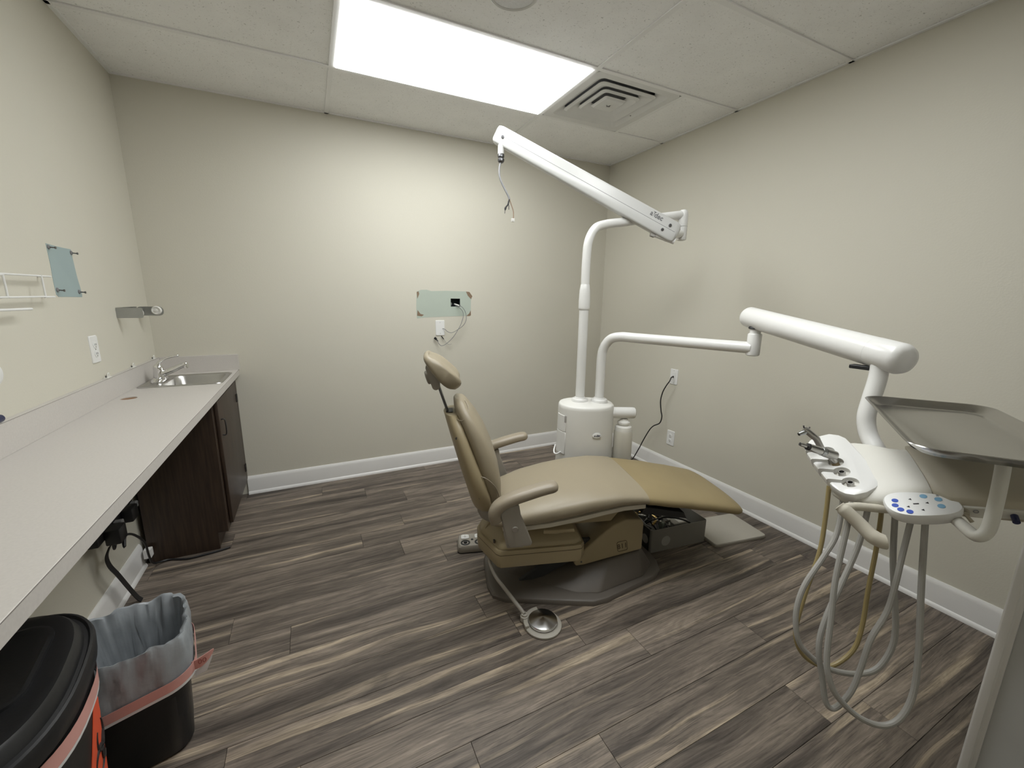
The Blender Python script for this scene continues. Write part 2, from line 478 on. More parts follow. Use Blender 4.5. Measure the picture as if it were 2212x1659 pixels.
# ------------------------------------------------------------ ceiling: slab, tiles, grid, panels, vent
ceiling = struct(mk('ceiling', 'tbar_gap', None, lambda b: box(b, 0, W, YF, D, H+0.06, H+0.1), smooth=0),
                 'suspended ceiling of white speckled tiles', 'ceiling')
ys = [D] + [Y1 - k*G for k in range(0, 6)] + [YF]
TB = 0.012
def tile(xa, xb, ya, yb):
    bm = bmesh.new()
    cx, cy = (xa+xb)/2, (ya+yb)/2
    box(bm, xa+.0015-cx, xb-.0015-cx, ya+.0015-cy, yb-.0015-cy, H+0.006, H+0.022)
    o = obj('ceiling_tile', bm, 'tile', ceiling, 0)
    o.location = (cx, cy, 0)
LIGHT_ROWS = (1, 3)
for r_ in range(len(ys)-1):
    yb, ya = ys[r_], ys[r_+1]
    cols = [(0.0, XA), (XA, XA+2*G), (XA+2*G, W)]
    if r_ == 1: cols = [(0.0, XA), (XA+3*G, W)]
    if r_ == 3: cols = [(0.0, XA), (XA+2*G, W)]
    for xa, xb in cols: tile(xa, xb, ya, yb)
def bar(xa, xb, ya, yb):
    bm = bmesh.new()
    box(bm, xa, xb, ya, yb, H, H+0.0055)
    obj('grid_bar', bm, 'tbar', ceiling, 0)
for x in (XA, XA+2*G): bar(x-TB, x+TB, YF, D)
for y in ys[1:-1]:
    bar(0, XA-TB, y-TB, y+TB); bar(XA+TB, XA+2*G-TB, y-TB, y+TB); bar(XA+2*G+TB, W, y-TB, y+TB)
bar(XA+3*G-TB, XA+3*G+TB, Y1-G+TB, Y1-TB)
bar(0, 0.016, YF, D); bar(W-0.016, W, YF, D); bar(0.016, W-0.016, D-0.016, D)

def light_panel(ya, yb, label):
    t = thing('ceiling_light', label, 'light', (XA+G, (ya+yb)/2, H), 0, 'recessed ceiling light panels')
    w, h = 2*G-2*TB, G-2*TB
    def fr(b):
        for (x0, x1, y0, y1) in ((-w/2, w/2, -h/2, -h/2+.008), (-w/2, w/2, h/2-.008, h/2), (-w/2, -w/2+.008, -h/2+.008, h/2-.008), (w/2-.008, w/2, -h/2+.008, h/2-.008)):
            box(b, x0, x1, y0, y1, 0.001, 0.03)
    mk('frame', 'tbar', t, fr, smooth=0)
    mk('diffuser', 'panel', t, lambda b: box(b, -w/2+.008, w/2-.008, -h/2+.008, h/2-.008, -0.005, 0.012), smooth=0)
    return t
light_panel(Y1-G, Y1, 'bright rectangular ceiling light panel beside the square vent')
light_panel(Y1-3*G, Y1-2*G, 'second ceiling light panel nearer the camera, out of the frame')

def vent():
    cx, cy = XA+2.5*G, Y1-0.5*G
    t = thing('air_vent', 'square white ceiling vent with stepped louvre rings', 'vent', (cx, cy, H))
    hw = G/2-TB
    def ring(b, o, zo, i, zi, th=0.0025):
        # square cone ring from outer half width o at height zo to inner i at height zi
        def sq(h, z): return [V(x, y, z) for x, y in rr(2*h, 2*h, min(.03, h*.25), 3)]
        loft(b, [sq(o, zo), sq(i, zi), sq(i, zi+th), sq(o, zo+th), sq(o, zo)], False, False)
    mk('face_plate', 'vent', t, lambda b: ring(b, hw, .001, hw-.045, .001, .004), smooth=20)
    mk('throat', 'vent', t, lambda b: ring(b, hw-.045, .001, hw-.095, .03), smooth=20)
    mk('louvre_ring', 'vent', t, lambda b: (ring(b, .200, .012, .186, .004), ring(b, .186, .004, .132, .03)), smooth=20)
    mk('louvre_ring', 'vent', t, lambda b: (ring(b, .136, .012, .124, .004), ring(b, .124, .004, .078, .03)), smooth=20)
    def core(b):
        loft(b, [[V(x, y, z) for x, y in rr(2*h, 2*h, .012, 3)] for h, z in ((.078, .012), (.066, .002), (.02, .001), (.006, -.004))])
    mk('core_plate', 'vent', t, core, smooth=20)
    mk('back_box', 'gcable', t, lambda b: box(b, -hw, hw, -hw, hw, .055, .059), smooth=0)
    mk('screw', 'darkmetal', t, lambda b: cyl(b, (.232, .065, .010), (.232, .065, .02), .005, 8))
vent()
t = thing('ceiling_speaker', 'round grey perforated grille in the ceiling tile at the top edge', 'speaker', (1.66, 1.665, H))
mk('rim', 'vent', t, lambda b: lathe(b, [(.100, 0.006), (.100, -.002), (.094, -.006), (.088, -.002), (.088, .006)], seg=40))
mk('grille', 'grille', t, lambda b: lathe(b, [(.088, .004), (.088, -.001), (.05, -.006), (0.0, -.008)], seg=40))

# ============================================================ COUNTER, SINK, CABINET
CT, CX = 0.875, 0.415
top = mk('worktop', 'lam', None, lambda b: box(b, 0.0, CX, 0.18, D, CT-0.038, CT), 0.0015, 1, smooth=0)
cut = []
b = bmesh.new(); box(b, .055, .372, 2.715, 3.025, CT-0.1, CT+0.05); cut.append(obj('cutter', b, 'lam', None, 0))
b = bmesh.new(); cyl(b, (.072, 2.452, CT-.012), (.072, 2.452, CT+.02), .031, 28); cut.append(obj('cutter', b, 'lam', None, 0))
boolean(top, cut)
tag(top, 'long speckled grey laminate counter along the left wall', 'counter')
def sp1(b): box(b, 0.0, 0.02, 0.18, D, CT, CT+0.1)
mk('backsplash', 'lam', top, sp1, 0.001, 1, smooth=0)
mk('backsplash', 'lam', top, lambda b: box(b, 0.02, CX+0.006, D-0.02, D, CT, CT+0.1), 0.001, 1, smooth=0)
mk('edge_seam', 'lamedge', top, lambda b: box(b, CX-0.0006, CX+0.0006, 0.18, D, CT-0.0022, CT-0.0012), smooth=0)
mk('edge_seam', 'lamedge', top, lambda b: box(b, 0.0196, 0.0206, 0.18, D-0.02, CT+0.0985, CT+0.0995), smooth=0)
mk('hole_plug', 'particle', top, lambda b: cyl(b, (.072, 2.452, CT-.0115), (.072, 2.452, CT-.004), .0308, 28), label='bare brown particle board showing in the round cable hole')

t = thing('sink', 'small rectangular stainless steel drop-in sink in the counter corner', 'sink', (0.2125, 2.865, CT))
def sink(b):
    rings = []
    def ring(w, h, r, z, ox=0.0): return [V(x, y, z) for x, y in rr(w, h, r, 6, ox, 0)]
    rings.append(ring(.372, .362, .03, 0.0008)); rings.append(ring(.368, .358, .03, .005)); rings.append(ring(.352, .344, .028, .0055))
    rings.append(ring(.346, .338, .026, .003))
    rings.append(ring(.258, .300, .05, .003, .034)); rings.append(ring(.248, .290, .05, -.006, .034))
    rings.append(ring(.236, .278, .05, -.075, .034)); rings.append(ring(.210, .252, .05, -.092, .034)); rings.append(ring(.05, .05, .024, -.096, .034))
    loft(b, rings, False, True)
mk('basin', 'steel', t, sink, smooth=40)
mk('drain', 'darkmetal', t, lambda b: lathe(b, [(.03, -.096), (.03, -.093), (.02, -.0935), (.0, -.094)], (.034, 0, 0), 20))

t = thing('faucet', 'chrome single-lever faucet on the left ledge of the sink', 'faucet', (0.085, 2.865, CT+0.004))
mk('base_plate', 'chrome', t, lambda b: loft(b, [[V(x, y, z) for x, y in rr(.052*s, .15*s, .022*s, 6)] for z, s in ((0, 1), (.008, 1), (.018, .88), (.024, .62))]), smooth=40)
def fbody(b): lathe(b, [(.027, .012), (.025, .04), (.023, .062), (.024, .07), (.021, .085), (.012, .094), (0, .096)], seg=24)
mk('valve_body', 'chrome', t, fbody, smooth=40)
def spout(b):
    p = smooth_path([(0, 0, .035), (.03, 0, .046), (.07, 0, .062), (.112, 0, .083), (.128, 0, .086)], 5)
    n = len(p); tube(b, p, [.019 - .008*i/(n-1) for i in range(n)], 14, sx=1.15)
mk('spout', 'chrome', t, spout, smooth=50)
mk('spout_tip', 'chrome', t, lambda b: (lathe(b, [(.0, .098), (.009, .096), (.0135, .086), (.0125, .066), (.008, .066)], (.124, 0, 0), 18)), smooth=40)
def lever(b):
    p = smooth_path([(0, 0, .085), (.01, 0, .105), (.045, .002, .125), (.09, .004, .136)], 5)
    n = len(p); tube(b, p, [.014 - .009*min(1, i/(n*.5)) for i in range(n)], 12)
    bmesh.ops.create_uvsphere(b, u_segments=12, v_segments=8, radius=.0075, matrix=Matrix.Translation((.092, .004, .1365)))
mk('lever', 'chrome', t, lever, smooth=60)

t = thing('base_cabinet', 'dark brown wooden sink cabinet beneath the counter by the back wall', 'cabinet')
CZ = CT-0.039
mk('side_panel', 'wood', t, lambda b: prism(b, [(.025, 0.0), (.325, 0.0), (.325, .095), (.372, .095), (.372, CZ), (.0245, CZ)], lambda x, z: (x, 2.490, z), lambda x, z: (x, 2.508, z)), 0.001, 1, smooth=0)
mk('face_frame', 'wood', t, lambda b: (box(b, .352, .372, 2.509, 2.548, .095, CZ), box(b, .352, .372, 3.092, D-.002, .095, CZ), box(b, .352, .372, 2.549, 3.091, CZ-.06, CZ), box(b, .352, .372, 2.549, 3.091, .095, .135)), smooth=0)
mk('cabinet_floor', 'wood', t, lambda b: box(b, .024, .350, 2.509, D-.003, .100, .116), smooth=0)
mk('toe_kick', 'wood', t, lambda b: box(b, .308, .322, 2.509, D-.002, 0.0, .099), smooth=0)
door = mk('door', 'wood', t, lambda b: box(b, .3735, .391, 2.535, 3.095, .118, CZ-.03), 0.003, 2)
for z in (.70, .22):
    mk('hinge', 'darkmetal', door, lambda b: (box(b, .391, .395, 3.083, 3.105, z-.025, z+.025), cyl(b, (.395, 3.1, z-.026), (.395, 3.1, z+.026), .004, 10)))
mk('handle', 'darkmetal', door, lambda b: tube(b, smooth_path([(.391, 2.575, .70), (.408, 2.575, .695), (.408, 2.575, .62), (.391, 2.575, .615)], 4), .004, 8))
mk('filler_strip', 'wood', t, lambda b: box(b, .3735, .388, 3.108, D-.003, .118, CZ-.004), 0.001, 1)

# ============================================================ LEFT WALL FITTINGS
def outlet(name, loc, rotz, label, kind='duplex'):
    """cover plate in local xz, facing -y"""
    t = thing(name, label, 'outlet', loc, rotz)
    mk('cover_plate', 'whiteplastic', t, lambda b: loft(b, [[V(x, y, z) for x, z in rr(.072*s, .118*s2, .006, 3)] for y, s, s2 in ((0, 1, 1), (-.003, 1, 1), (-.006, .93, .955))]), smooth=25)
    if kind == 'duplex':
        for z in (.0195, -.0195):
            r = mk('receptacle', 'whiteplastic', t, lambda b: lathe(b, [(.0165, 0), (.0165, .0016), (.015, .0024), (0, .0024)], (0, -.006, z), 20, (0, -1, 0)))
            for dx in (-.0055, .0055): mk('slot', 'ink', r, lambda b: box(b, dx-.001, dx+.001, -.0090, -.0083, z-.003, z+.006), smooth=0)
            mk('slot', 'ink', r, lambda b: cyl(b, (0, -.0083, z-.009), (0, -.0090, z-.009), .0022, 10))
        mk('screw', 'steel', t, lambda b: cyl(b, (0, -.005, 0), (0, -.0072, 0), .003, 10))
    elif kind == 'decora':
        mk('insert', 'whiteplastic', t, lambda b: loft(b, [[V(x, y, z) for x, z in rr(.034, .067, .003, 2)] for y in (-.0062, -.0085)]), smooth=20)
        mk('socket', 'ink', t, lambda b: box(b, -.006, .006, -.0135, -.0086, -.006, .007), 0.001, 1)
        for z in (.048, -.048): mk('screw', 'steel', t, lambda b: cyl(b, (0, -.005, z), (0, -.0072, z), .003, 10))
    else:
        for z in (.042, -.042): mk('screw', 'steel', t, lambda b: cyl(b, (0, -.005, z), (0, -.0072, z), .003, 10))
    return t
outlet('wall_outlet', (0.0, 2.408, 1.112), R(90), 'white duplex outlet on the left wall above the counter')
outlet('wall_outlet', (0.0, 1.700, 1.075), R(90), 'white outlet plate cut by the left edge of the picture')
t = thing('plug_adapter', 'round white plug adapter in the outlet at the left edge', 'plug', (0.0075, 1.695, 1.122), R(90))
mk('body', 'whiteplastic', t, lambda b: lathe(b, [(.034, 0.0035), (.036, .012), (.034, .026), (.026, .031), (0, .032)], (0, 0, 0), 24, (0, -1, 0)), smooth=40)
mk('seam_ring', 'sticker', t, lambda b: lathe(b, [(.0362, .014), (.0366, .016), (.0362, .018)], (0, 0, 0), 24, (0, -1, 0)), smooth=40)
t = thing('marker_pen', 'dark blue capped marker lying on the backsplash ledge at the left edge', 'marker', (.0125, 1.716, CT+.1125))
mk('cap', 'navy', t, lambda b: tube(b, [(0, 0, 0), (0, -.003, 0), (0, -.045, 0)], [.008, .0115, .0115], 18), smooth=40)
mk('barrel', 'sticker', t, lambda b: tube(b, [(0, -.0455, 0), (0, -.13, 0), (0, -.133, 0)], [.0108, .0108, .008], 18), smooth=40)
t = thing('bare_wall_patch', 'blue-grey unpainted wall patch with four protruding screws', 'wall patch', (0, 2.29, 1.435))
out = [(-.094, .097), (-.03, .093), (.03, .092), (.087, .092), (.088, .06), (.091, .02), (.095, -.02), (.104, -.06), (.108, -.09), (.104, -.1), (.05, -.099), (-.03, -.098), (-.08, -.098), (-.094, -.09), (-.096, -.04), (-.092, .02)]
mk('patch_face', 'bluegrey', t, lambda b: prism(b, out, lambda y, z: (0.0, y, z), lambda y, z: (.0009, y, z)), smooth=0)
for (y, z) in ((-.083, .085), (.082, .078), (-.082, -.072), (.085, -.078)):
    s = mk('screw', 'darkmetal', t, lambda b: (cyl(b, (.0005, y, z), (.019, y, z-.002), .0024, 8), cyl(b, (.019, y, z-.002), (.0225, y, z-.002), .0045, 10)))
    mk('anchor', 'gcable', s, lambda b: lathe(b, [(.009, 0.0009), (.008, .004), (.004, .006), (0, .006)], (0, y, z), 12, (1, 0, 0)))

t = thing('wire_rack', 'white wire glove-box rack on the left wall', 'rack', (0, 1.93, 1.37))
def wires(b, pts, r=.003): tube(b, smooth_path(pts, 4) if len(pts) > 3 else pts, r, 8)
mk('side_wire', 'whiteplastic', t, lambda b: wires(b, [(.035, .165, .039), (.035, .11, .039), (.035, .107, .036), (.035, .107, -.029), (.035, .11, -.032), (.035, .165, -.032)]))
mk('side_wire', 'whiteplastic', t, lambda b: wires(b, [(.035, -.17, .033), (.035, -.105, .035), (.035, -.1, .03), (.035, -.1, -.028), (.035, -.105, -.032), (.035, -.17, -.032)]))
mk('rail', 'whiteplastic', t, lambda b: tube(b, [(.035, -.17, .037), (.035, .107, .039)], .003, 8))
mk('rail', 'whiteplastic', t, lambda b: tube(b, [(.035, -.17, -.033), (.035, .107, -.031)], .003, 8))
mk('back_wire', 'whiteplastic', t, lambda b: wires(b, [(.035, -.1, .033), (.004, -.098, .033), (.004, -.098, -.03), (.035, -.1, -.03)]))
mk('wall_foot', 'whiteplastic', t, lambda b: tube(b, [(.0, .166, .039), (.035, .165, .039)], .003, 8))
mk('wall_foot', 'whiteplastic', t, lambda b: tube(b, [(.0, .166, -.032), (.035, .165, -.032)], .003, 8))
t = thing('wall_rod', 'thin white rod bracket below the wire rack', 'bracket', (0, 1.85, 1.30))
mk('rod', 'whiteplastic', t, lambda b: tube(b, [(.042, -.16, .001), (.042, .072, .0)], .004, 10))
mk('mount', 'whiteplastic', t, lambda b: (box(b, 0.0, .004, -.05, -.02, -.02, .02), cyl(b, (.004, -.035, 0), (.042, -.035, 0), .004, 10)))

t = thing('towel_holder', 'chrome paper towel holder with white hubs beside the corner', 'towel holder', (0, 2.71, 1.257))
mk('back_plate', 'galv', t, lambda b: box(b, 0.0, .003, 0.0, .275, -.024, .026), 0.0006, 1)
mk('arm', 'galv', t, lambda b: prism(b, rr(.104, .050, .008, 4, .052, 0), lambda x, z: (x, 0.0, z), lambda x, z: (x, -.003, z)), smooth=20)
mk('arm', 'galv', t, lambda b: prism(b, rr(.118, .050, .02, 4, .059, 0), lambda x, z: (x, .275, z), lambda x, z: (x, .278, z)), smooth=20)
mk('hub', 'cap', t, lambda b: lathe(b, [(.024, 0), (.024, .006), (.019, .012), (.016, .006), (.008, .006), (.006, .016), (0, .016)], (.088, .275, .004), 24, (0, -1, 0)), smooth=40)
mk('hub', 'cap', t, lambda b: lathe(b, [(.024, 0), (.024, .006), (.019, .012), (0, .014)], (.082, .0, .0), 24, (0, 1, 0)), smooth=40)
for i, (y, lab) in enumerate(((2.457, 'clear plastic clip on the backsplash farthest from the corner'), (2.764, 'middle of three clear plastic clips on the backsplash'), (3.085, 'clear plastic clip on the backsplash right in the corner'))):
    t = thing('mirror_clip', lab, 'clip', (.010, y, CT+.1), 0, 'clips along the backsplash')
    mk('foot', 'cap', t, lambda b: box(b, -.009, .009, -.022, .022, 0, .0035), .001, 1)
    mk('loop', 'cap', t, lambda b: tube(b, smooth_path([(0, .004, .002), (0, .006, .016), (0, .018, .02), (0, .022, .008), (0, .02, .002)], 4), .0025, 8))
    mk('screw', 'darkmetal', t, lambda b: cyl(b, (0, -.014, .0035), (0, -.014, .012), .003, 8))

# ============================================================ BACK WALL PATCH AND CABLES
t = thing('bare_drywall_patch', 'pale green unpainted drywall patch with torn brown corners', 'wall patch', (0, D, 0))
o2 = [(1.597, 1.392), (1.63, 1.405), (1.673, 1.407), (1.709, 1.397), (1.821, 1.401), (1.988, 1.399), (2.016, 1.395), (2.041, 1.363), (2.029, 1.329), (2.026, 1.209), (1.99, 1.208), (1.798, 1.204), (1.652, 1.198), (1.593, 1.191), (1.59, 1.248), (1.593, 1.336)]
pf = mk('patch_face', 'greenwall', t, lambda b: prism(b, o2, lambda x, z: (x, 0.0, z), lambda x, z: (x, -.0008, z)), smooth=0)
b = bmesh.new(); box(b, 1.861, 1.938, -.05, .05, 1.281, 1.343); c_ = obj('cutter', b, 'void', t, 0)
boolean(pf, [c_])
for c in ([(1.597, 1.388), (1.611, 1.394), (1.616, 1.375), (1.6, 1.338)], [(1.988, 1.398), (2.016, 1.396), (2.041, 1.363), (2.029, 1.34), (2.003, 1.366)],
          [(1.599, 1.255), (1.62, 1.226), (1.647, 1.219), (1.63, 1.207), (1.594, 1.212)], [(2.026, 1.252), (2.028, 1.213), (2.014, 1.207), (1.99, 1.209), (2.014, 1.228)]):
    mk('torn_corner', 'torn', t, lambda b: prism(b, c, lambda x, z: (x, -.0008, z), lambda x, z: (x, -.0016, z)), smooth=0)
t = thing('junction_box', 'dark open junction box set into the drywall patch', 'junction box', (1.8995, D, 1.312))
def jb(b):
    box(b, -.0385, -.0365, .0, .06, -.031, .031); box(b, .0365, .0385, .0, .06, -.031, .031)
    box(b, -.0365, .0365, .0, .06, -.031, -.029); box(b, -.0365, .0365, .0, .06, .029, .031); box(b, -.0365, .0365, .058, .06, -.029, .029)
mk('box_shell', 'void', t, jb, smooth=0)
mk('screw_tab', 'galv', t, lambda b: (box(b, -.0365, -.028, .008, .010, -.022, .0), cyl(b, (-.03, .002, -.01), (-.03, .008, -.01), .004, 8)))
mk('connector', 'cap', t, lambda b: tube(b, smooth_path([(.002, .03, -.012), (.012, .0, -.018), (.026, -.016, -.024)], 4), .006, 8))
outlet('blank_cover_plate', (1.7705, D, 1.1165), 0, 'white blank cover plate below the green drywall patch', 'blank')['category'] = 'cover plate'
tag(mk('cable', 'gcable', None, lambda b: tube(b, smooth_path([(1.919, 3.185, 1.293), (1.929, 3.14, 1.288), (1.949, 3.12, 1.267), (1.968, 3.12, 1.227), (1.968, 3.12, 1.175), (1.945, 3.125, 1.134), (1.899, 3.13, 1.101), (1.858, 3.135, 1.081), (1.825, 3.14, 1.087), (1.804, 3.145, 1.106), (1.792, 3.158, 1.111), (1.790, 3.1635, 1.110)], 5), .0022, 8)),
    'thin grey cable from the junction box into the blank plate', 'cable')
t = thing('cable', 'thin grey cable hanging below the junction box with a black connector', 'cable', (0, 0, 0))
mk('wire', 'gcable', t, lambda b: tube(b, smooth_path([(1.903, 3.185, 1.288), (1.913, 3.14, 1.279), (1.937, 3.12, 1.252), (1.945, 3.115, 1.212), (1.926, 3.115, 1.15), (1.9, 3.115, 1.105), (1.858, 3.12, 1.043), (1.808, 3.13, 0.996), (1.771, 3.135, 0.98), (1.75, 3.14, 0.997), (1.740, 3.145, 1.022)], 5), .0022, 8))
mk('connector', 'blackrubber', t, lambda b: (tube(b, [(1.746, 3.147, 1.014), (1.732, 3.150, 1.032)], .0045, 8), tube(b, [(1.734, 3.150, 1.030), (1.720, 3.152, 1.044)], .009, 4, sx=.6)))
t = thing('cable', 'short cable with black sleeve under the blank cover plate', 'cable', (0, 0, 0))
mk('sleeve', 'blackrubber', t, lambda b: tube(b, [(1.776, 3.159, 1.055), (1.795, 3.155, 1.029)], .0035, 8))
mk('wire', 'hose', t, lambda b: tube(b, smooth_path([(1.795, 3.155, 1.029), (1.815, 3.153, 1.0), (1.835, 3.152, .985), (1.858, 3.155, .99)], 4), .0018, 6))

# ============================================================ RIGHT WALL FITTINGS
outlet('wall_outlet', (W, 2.245, .779), R(-90), 'white single outlet with a black cord plugged in, right wall', 'decora')
outlet('wall_outlet', (W, 2.222, .296), R(-90), 'white duplex outlet low on the right wall')
tag(mk('extension_cord', 'blackrubber', None, lambda b: tube(b, smooth_path([(3.3175, 2.245, .779), (3.295, 2.238, .777), (3.275, 2.232, .752), (3.262, 2.248, .715), (3.262, 2.278, .656), (3.272, 2.301, .581), (3.272, 2.287, .505), (3.272, 2.274, .459), (3.272, 2.291, .404), (3.272, 2.352, .363), (3.262, 2.384, .317), (3.242, 2.416, .231), (3.222, 2.442, .145), (3.19, 2.48, .04), (3.12, 2.50, .006), (2.85, 2.40, .005), (2.60, 2.15, .005)], 6), .0045, 8)),
    'black power cord hanging from the right wall outlet to the floor', 'cord')

# ============================================================ DENTAL CHAIR
AX = R(-16.5)
chair = thing('dental_chair', 'taupe reclining dental chair with tan base in the room centre', 'dental chair', (1.80, 1.61, 0), AX)

def interp(tab, s):
    for (a, va), (b_, vb) in zip(tab[:-1], tab[1:]):
        if s <= b_:
            k = max(0, (s-a)/(b_-a)); k = k*k*(3-2*k)*0.35 + k*0.65
            return va + (vb-va)*k
    return tab[-1][1]

# --- base casting on the floor
outl = [(-.255, .15), (-.255, -.12), (-.235, -.175), (-.18, -.205), (.12, -.268), (.20, -.285), (.27, -.272), (.565, -.15), (.615, -.10), (.635, -.03)]
def sym(o): return o + [(s, -t_) for s, t_ in reversed(o)]
def base_plate(b):
    pts = [(-.262, -.10), (-.245, -.165), (-.185, -.203), (.12, -.268), (.20, -.283), (.27, -.27), (.56, -.155), (.615, -.105), (.635, -.03)]
    pts = sym(pts)
    n = len(pts)
    cx = .2
    def ring(k, z): return [V(cx+(s-cx)*k, t_*k, z) for s, t_ in pts]
    loft(b, [ring(1, 0.0), ring(1.0, .014), ring(.985, .022), ring(.95, .027)])
mk('base_plate', 'base', chair, base_plate, smooth=30)
def base_ridge(b):
    lo = sym([(-.16, -.04), (.0, -.135), (.13, -.222), (.24, -.242), (.50, -.155), (.585, -.075)])
    hi = sym([(.02, -.03), (.10, -.08), (.17, -.128), (.32, -.135), (.48, -.135), (.50, -.06)])
    zt = lambda s: .045 + .115*max(0, min(1, (s-.0)/.5))
    loft(b, [[V(s, t_, .0265) for s, t_ in lo], [V(s, t_, zt(s)) for s, t_ in hi]])
mk('base_ridge', 'base', chair, base_ridge, .01, 2, smooth=40)

# --- motor housing with the lift arm recess
def housing(b):
    pts = [(.150, .118), (.158, .100), (.20, .102), (.492, .160), (.492, .30), (.478, .322), (.40, .328), (.335, .300), (.300, .272), (.160, .150)]
    prism(b, pts, lambda s, z: (s, -.132, z), lambda s, z: (s, .132, z))
hou = mk('motor_housing', 'shell', chair, housing, .008, 3, smooth=40, ang=20)
# engraved emblem on the housing
em = frame((.388, -.1326, .188), (1, 0, .17), (0, 0, 1))
def emb(b):
    o = rr(.052, .054, .010, 4); i = rr(.049, .051, .009, 4)
    a = [em @ V(x, y, 0.0012) for x, y in o]; c = [em @ V(x, y, 0.0012) for x, y in i]
    a2 = [em @ V(x, y, -.001) for x, y in o]; c2 = [em @ V(x, y, -.001) for x, y in i]
    loft(b, [a2, a, c, c2], False, False)
mk('emblem_outline', 'emblem', hou, emb, smooth=0)
text('emblem_number', '811', .036, 'emblem', hou, em @ Matrix.Translation((0, -.001, .0004)), .0008)
mk('screw', 'darkmetal', hou, lambda b: cyl(b, (.185, -.132, .122), (.185, -.1345, .122), .0045, 10))

# --- lift cover (tan shell under the seat)
lc = [(-.300, -.03), (-.232, -.185), (-.215, -.20), (.13, -.20), (.16, -.195), (.18, -.17), (.19, -.03)]
def lift(b):
    pts = sym(lc)
    def ring(k, z, dz=0.0, ks=None):
        ks = k if ks is None else ks
        return [V(-.05+(s+.05)*ks, t_*k, z+dz*(s+.05)) for s, t_ in pts]
    loft(b, [ring(.93, .168), ring(.985, .176), ring(1, .19), ring(1, .248), ring(.985, .256)])
lift_o = mk('lift_cover', 'shell', chair, lift, smooth=30)
def lift_line(b):
    pts = sym(lc)
    for z0, z1 in ((.2365, .2395),):
        loft(b, [[V(-.05+(s+.05)*1.002, t_*1.004, z) for s, t_ in pts] for z in (z0, z1)], False, False)
mk('groove', 'emblem', lift_o, lift_line, smooth=30)
def lift_top(b):
    pts = sym([(-.290, -.03), (-.222, -.178), (-.205, -.19), (.13, -.19), (.17, -.17), (.18, -.03)])
    loft(b, [[V(s, t_, .2565) for s, t_ in pts], [V(-.05+(s+.05)*.97, t_*.96, .275) for s, t_ in pts], [V(-.04+(s+.04)*.82, t_*.66, .320) for s, t_ in pts]])
lt = mk('lift_cover_top', 'shell', chair, lift_top, .006, 2, smooth=40, ang=12)
mk('end_block', 'shell', lt, lambda b: (prism(b, [(-.272, .276), (-.225, .276), (-.212, .318), (-.255, .312)], lambda s, z: (s, -.045, z), lambda s, z: (s, .045, z))), .004, 2)
for tt in (-.14, .06): mk('screw', 'darkmetal', lt, lambda b: cyl(b, (-.236, tt, .268), (-.2365, tt, .283), .0045, 10))
mk('scissor_arm', 'boxin', chair, lambda b: (prism(b, [(-.12, .02), (-.02, .02), (.24, .16), (.24, .22), (.17, .22)], lambda s, z: (s, -.10, z), lambda s, z: (s, -.08, z)),
                                             prism(b, [(-.12, .02), (-.02, .02), (.24, .16), (.24, .22), (.17, .22)], lambda s, z: (s, .08, z), lambda s, z: (s, .10, z))), .003, 1)
# --- upper frame between lift cover and seat
mk('upper_frame', 'shell', chair, lambda b: (prism(b, [(-.19, .315), (.33, .315), (.43, .44), (.0, .40), (-.2, .37)], lambda s, z: (s, -.12, z), lambda s, z: (s, .12, z))), .01, 2)
# --- seat pan (thin beige tray under the cushion)
tops = [(-.23, .425), (-.15, .452), (-.05, .482), (.08, .510), (.20, .526), (.32, .530), (.42, .518), (.47, .506)]
bots = [(-.23, .350), (-.10, .368), (.06, .392), (.20, .418), (.32, .438), (.42, .445), (.47, .440)]
hws = [(-.23, .190), (-.15, .225), (-.05, .247), (.10, .254), (.47, .252)]
def seat_pan(b):
    rings = []
    for s in (-.20, -.12, 0, .12, .24, .34, .44):
        z = interp(bots, s)+.012; w = interp(hws, s)-.022
        rings.append([V(s, t_, z+dz) for t_, dz in ((-w, 0), (-w, -.020), (-w+.02, -.032), (w-.02, -.032), (w, -.020), (w, 0))])
    loft(b, rings)
mk('seat_pan', 'cream', chair, seat_pan, .003, 2)
mk('latch_lever', 'shell', chair, lambda b: tube(b, smooth_path([(-.02, -.19, .335), (.03, -.2, .336), (.06, -.215, .346), (.11, -.225, .352)], 4), [.010]*6+[.008]*7, 10, sx=.6))
# --- seat cushion and footrest cushion: superellipse sections along the axis
def cushion(b, tabs, ss, n=3.2, endscale=()):
    tt, bb, hh = tabs
    rings = []
    for i, s in enumerate(ss):
        zt, zb, w = interp(tt, s), interp(bb, s), interp(hh, s)
        k = dict(endscale).get(i, 1.0)
        zc, hz = (zt+zb)/2, (zt-zb)/2
        rings.append([V(s, t_*(.9+.1*k) if k < 1 else t_, zc+z*k) for t_, z in sellipse(w, hz, n, 40)])
    loft(b, rings)
N1 = 22
ss = [-.235 + (.443+.235)*i/N1 for i in range(N1+1)]
ss = [-.245] + ss
mk('seat_cushion', 'leather', chair, lambda b: cushion(b, (tops, bots, hws), ss, 2.9, ((0, .55), (1, .9))), smooth=50)
ft = [(.444, .512), (.60, .490), (.75, .460), (.85, .439), (.91, .425), (.945, .415)]
fb = [(.444, .434), (.60, .406), (.75, .377), (.85, .356), (.91, .340), (.945, .334)]
fh = [(.444, .250), (.60, .250), (.80, .242), (.90, .234), (.945, .226)]
fs = [.4445 + (.910-.4445)*i/14 for i in range(15)] + [.928, .940, .947]
mk('footrest_cushion', 'footvinyl', chair, lambda b: cushion(b, (ft, fb, fh), fs, 2.7, ((15, .93), (16, .76), (17, .45))), smooth=50, label='yellowed tan vinyl footrest')
mk('footrest_hinge', 'black', chair, lambda b: prism(b, [(.425, .408), (.650, .366), (.632, .400), (.44, .440)], lambda s, z: (s, -.228, z), lambda s, z: (s, .228, z)), .002, 1)
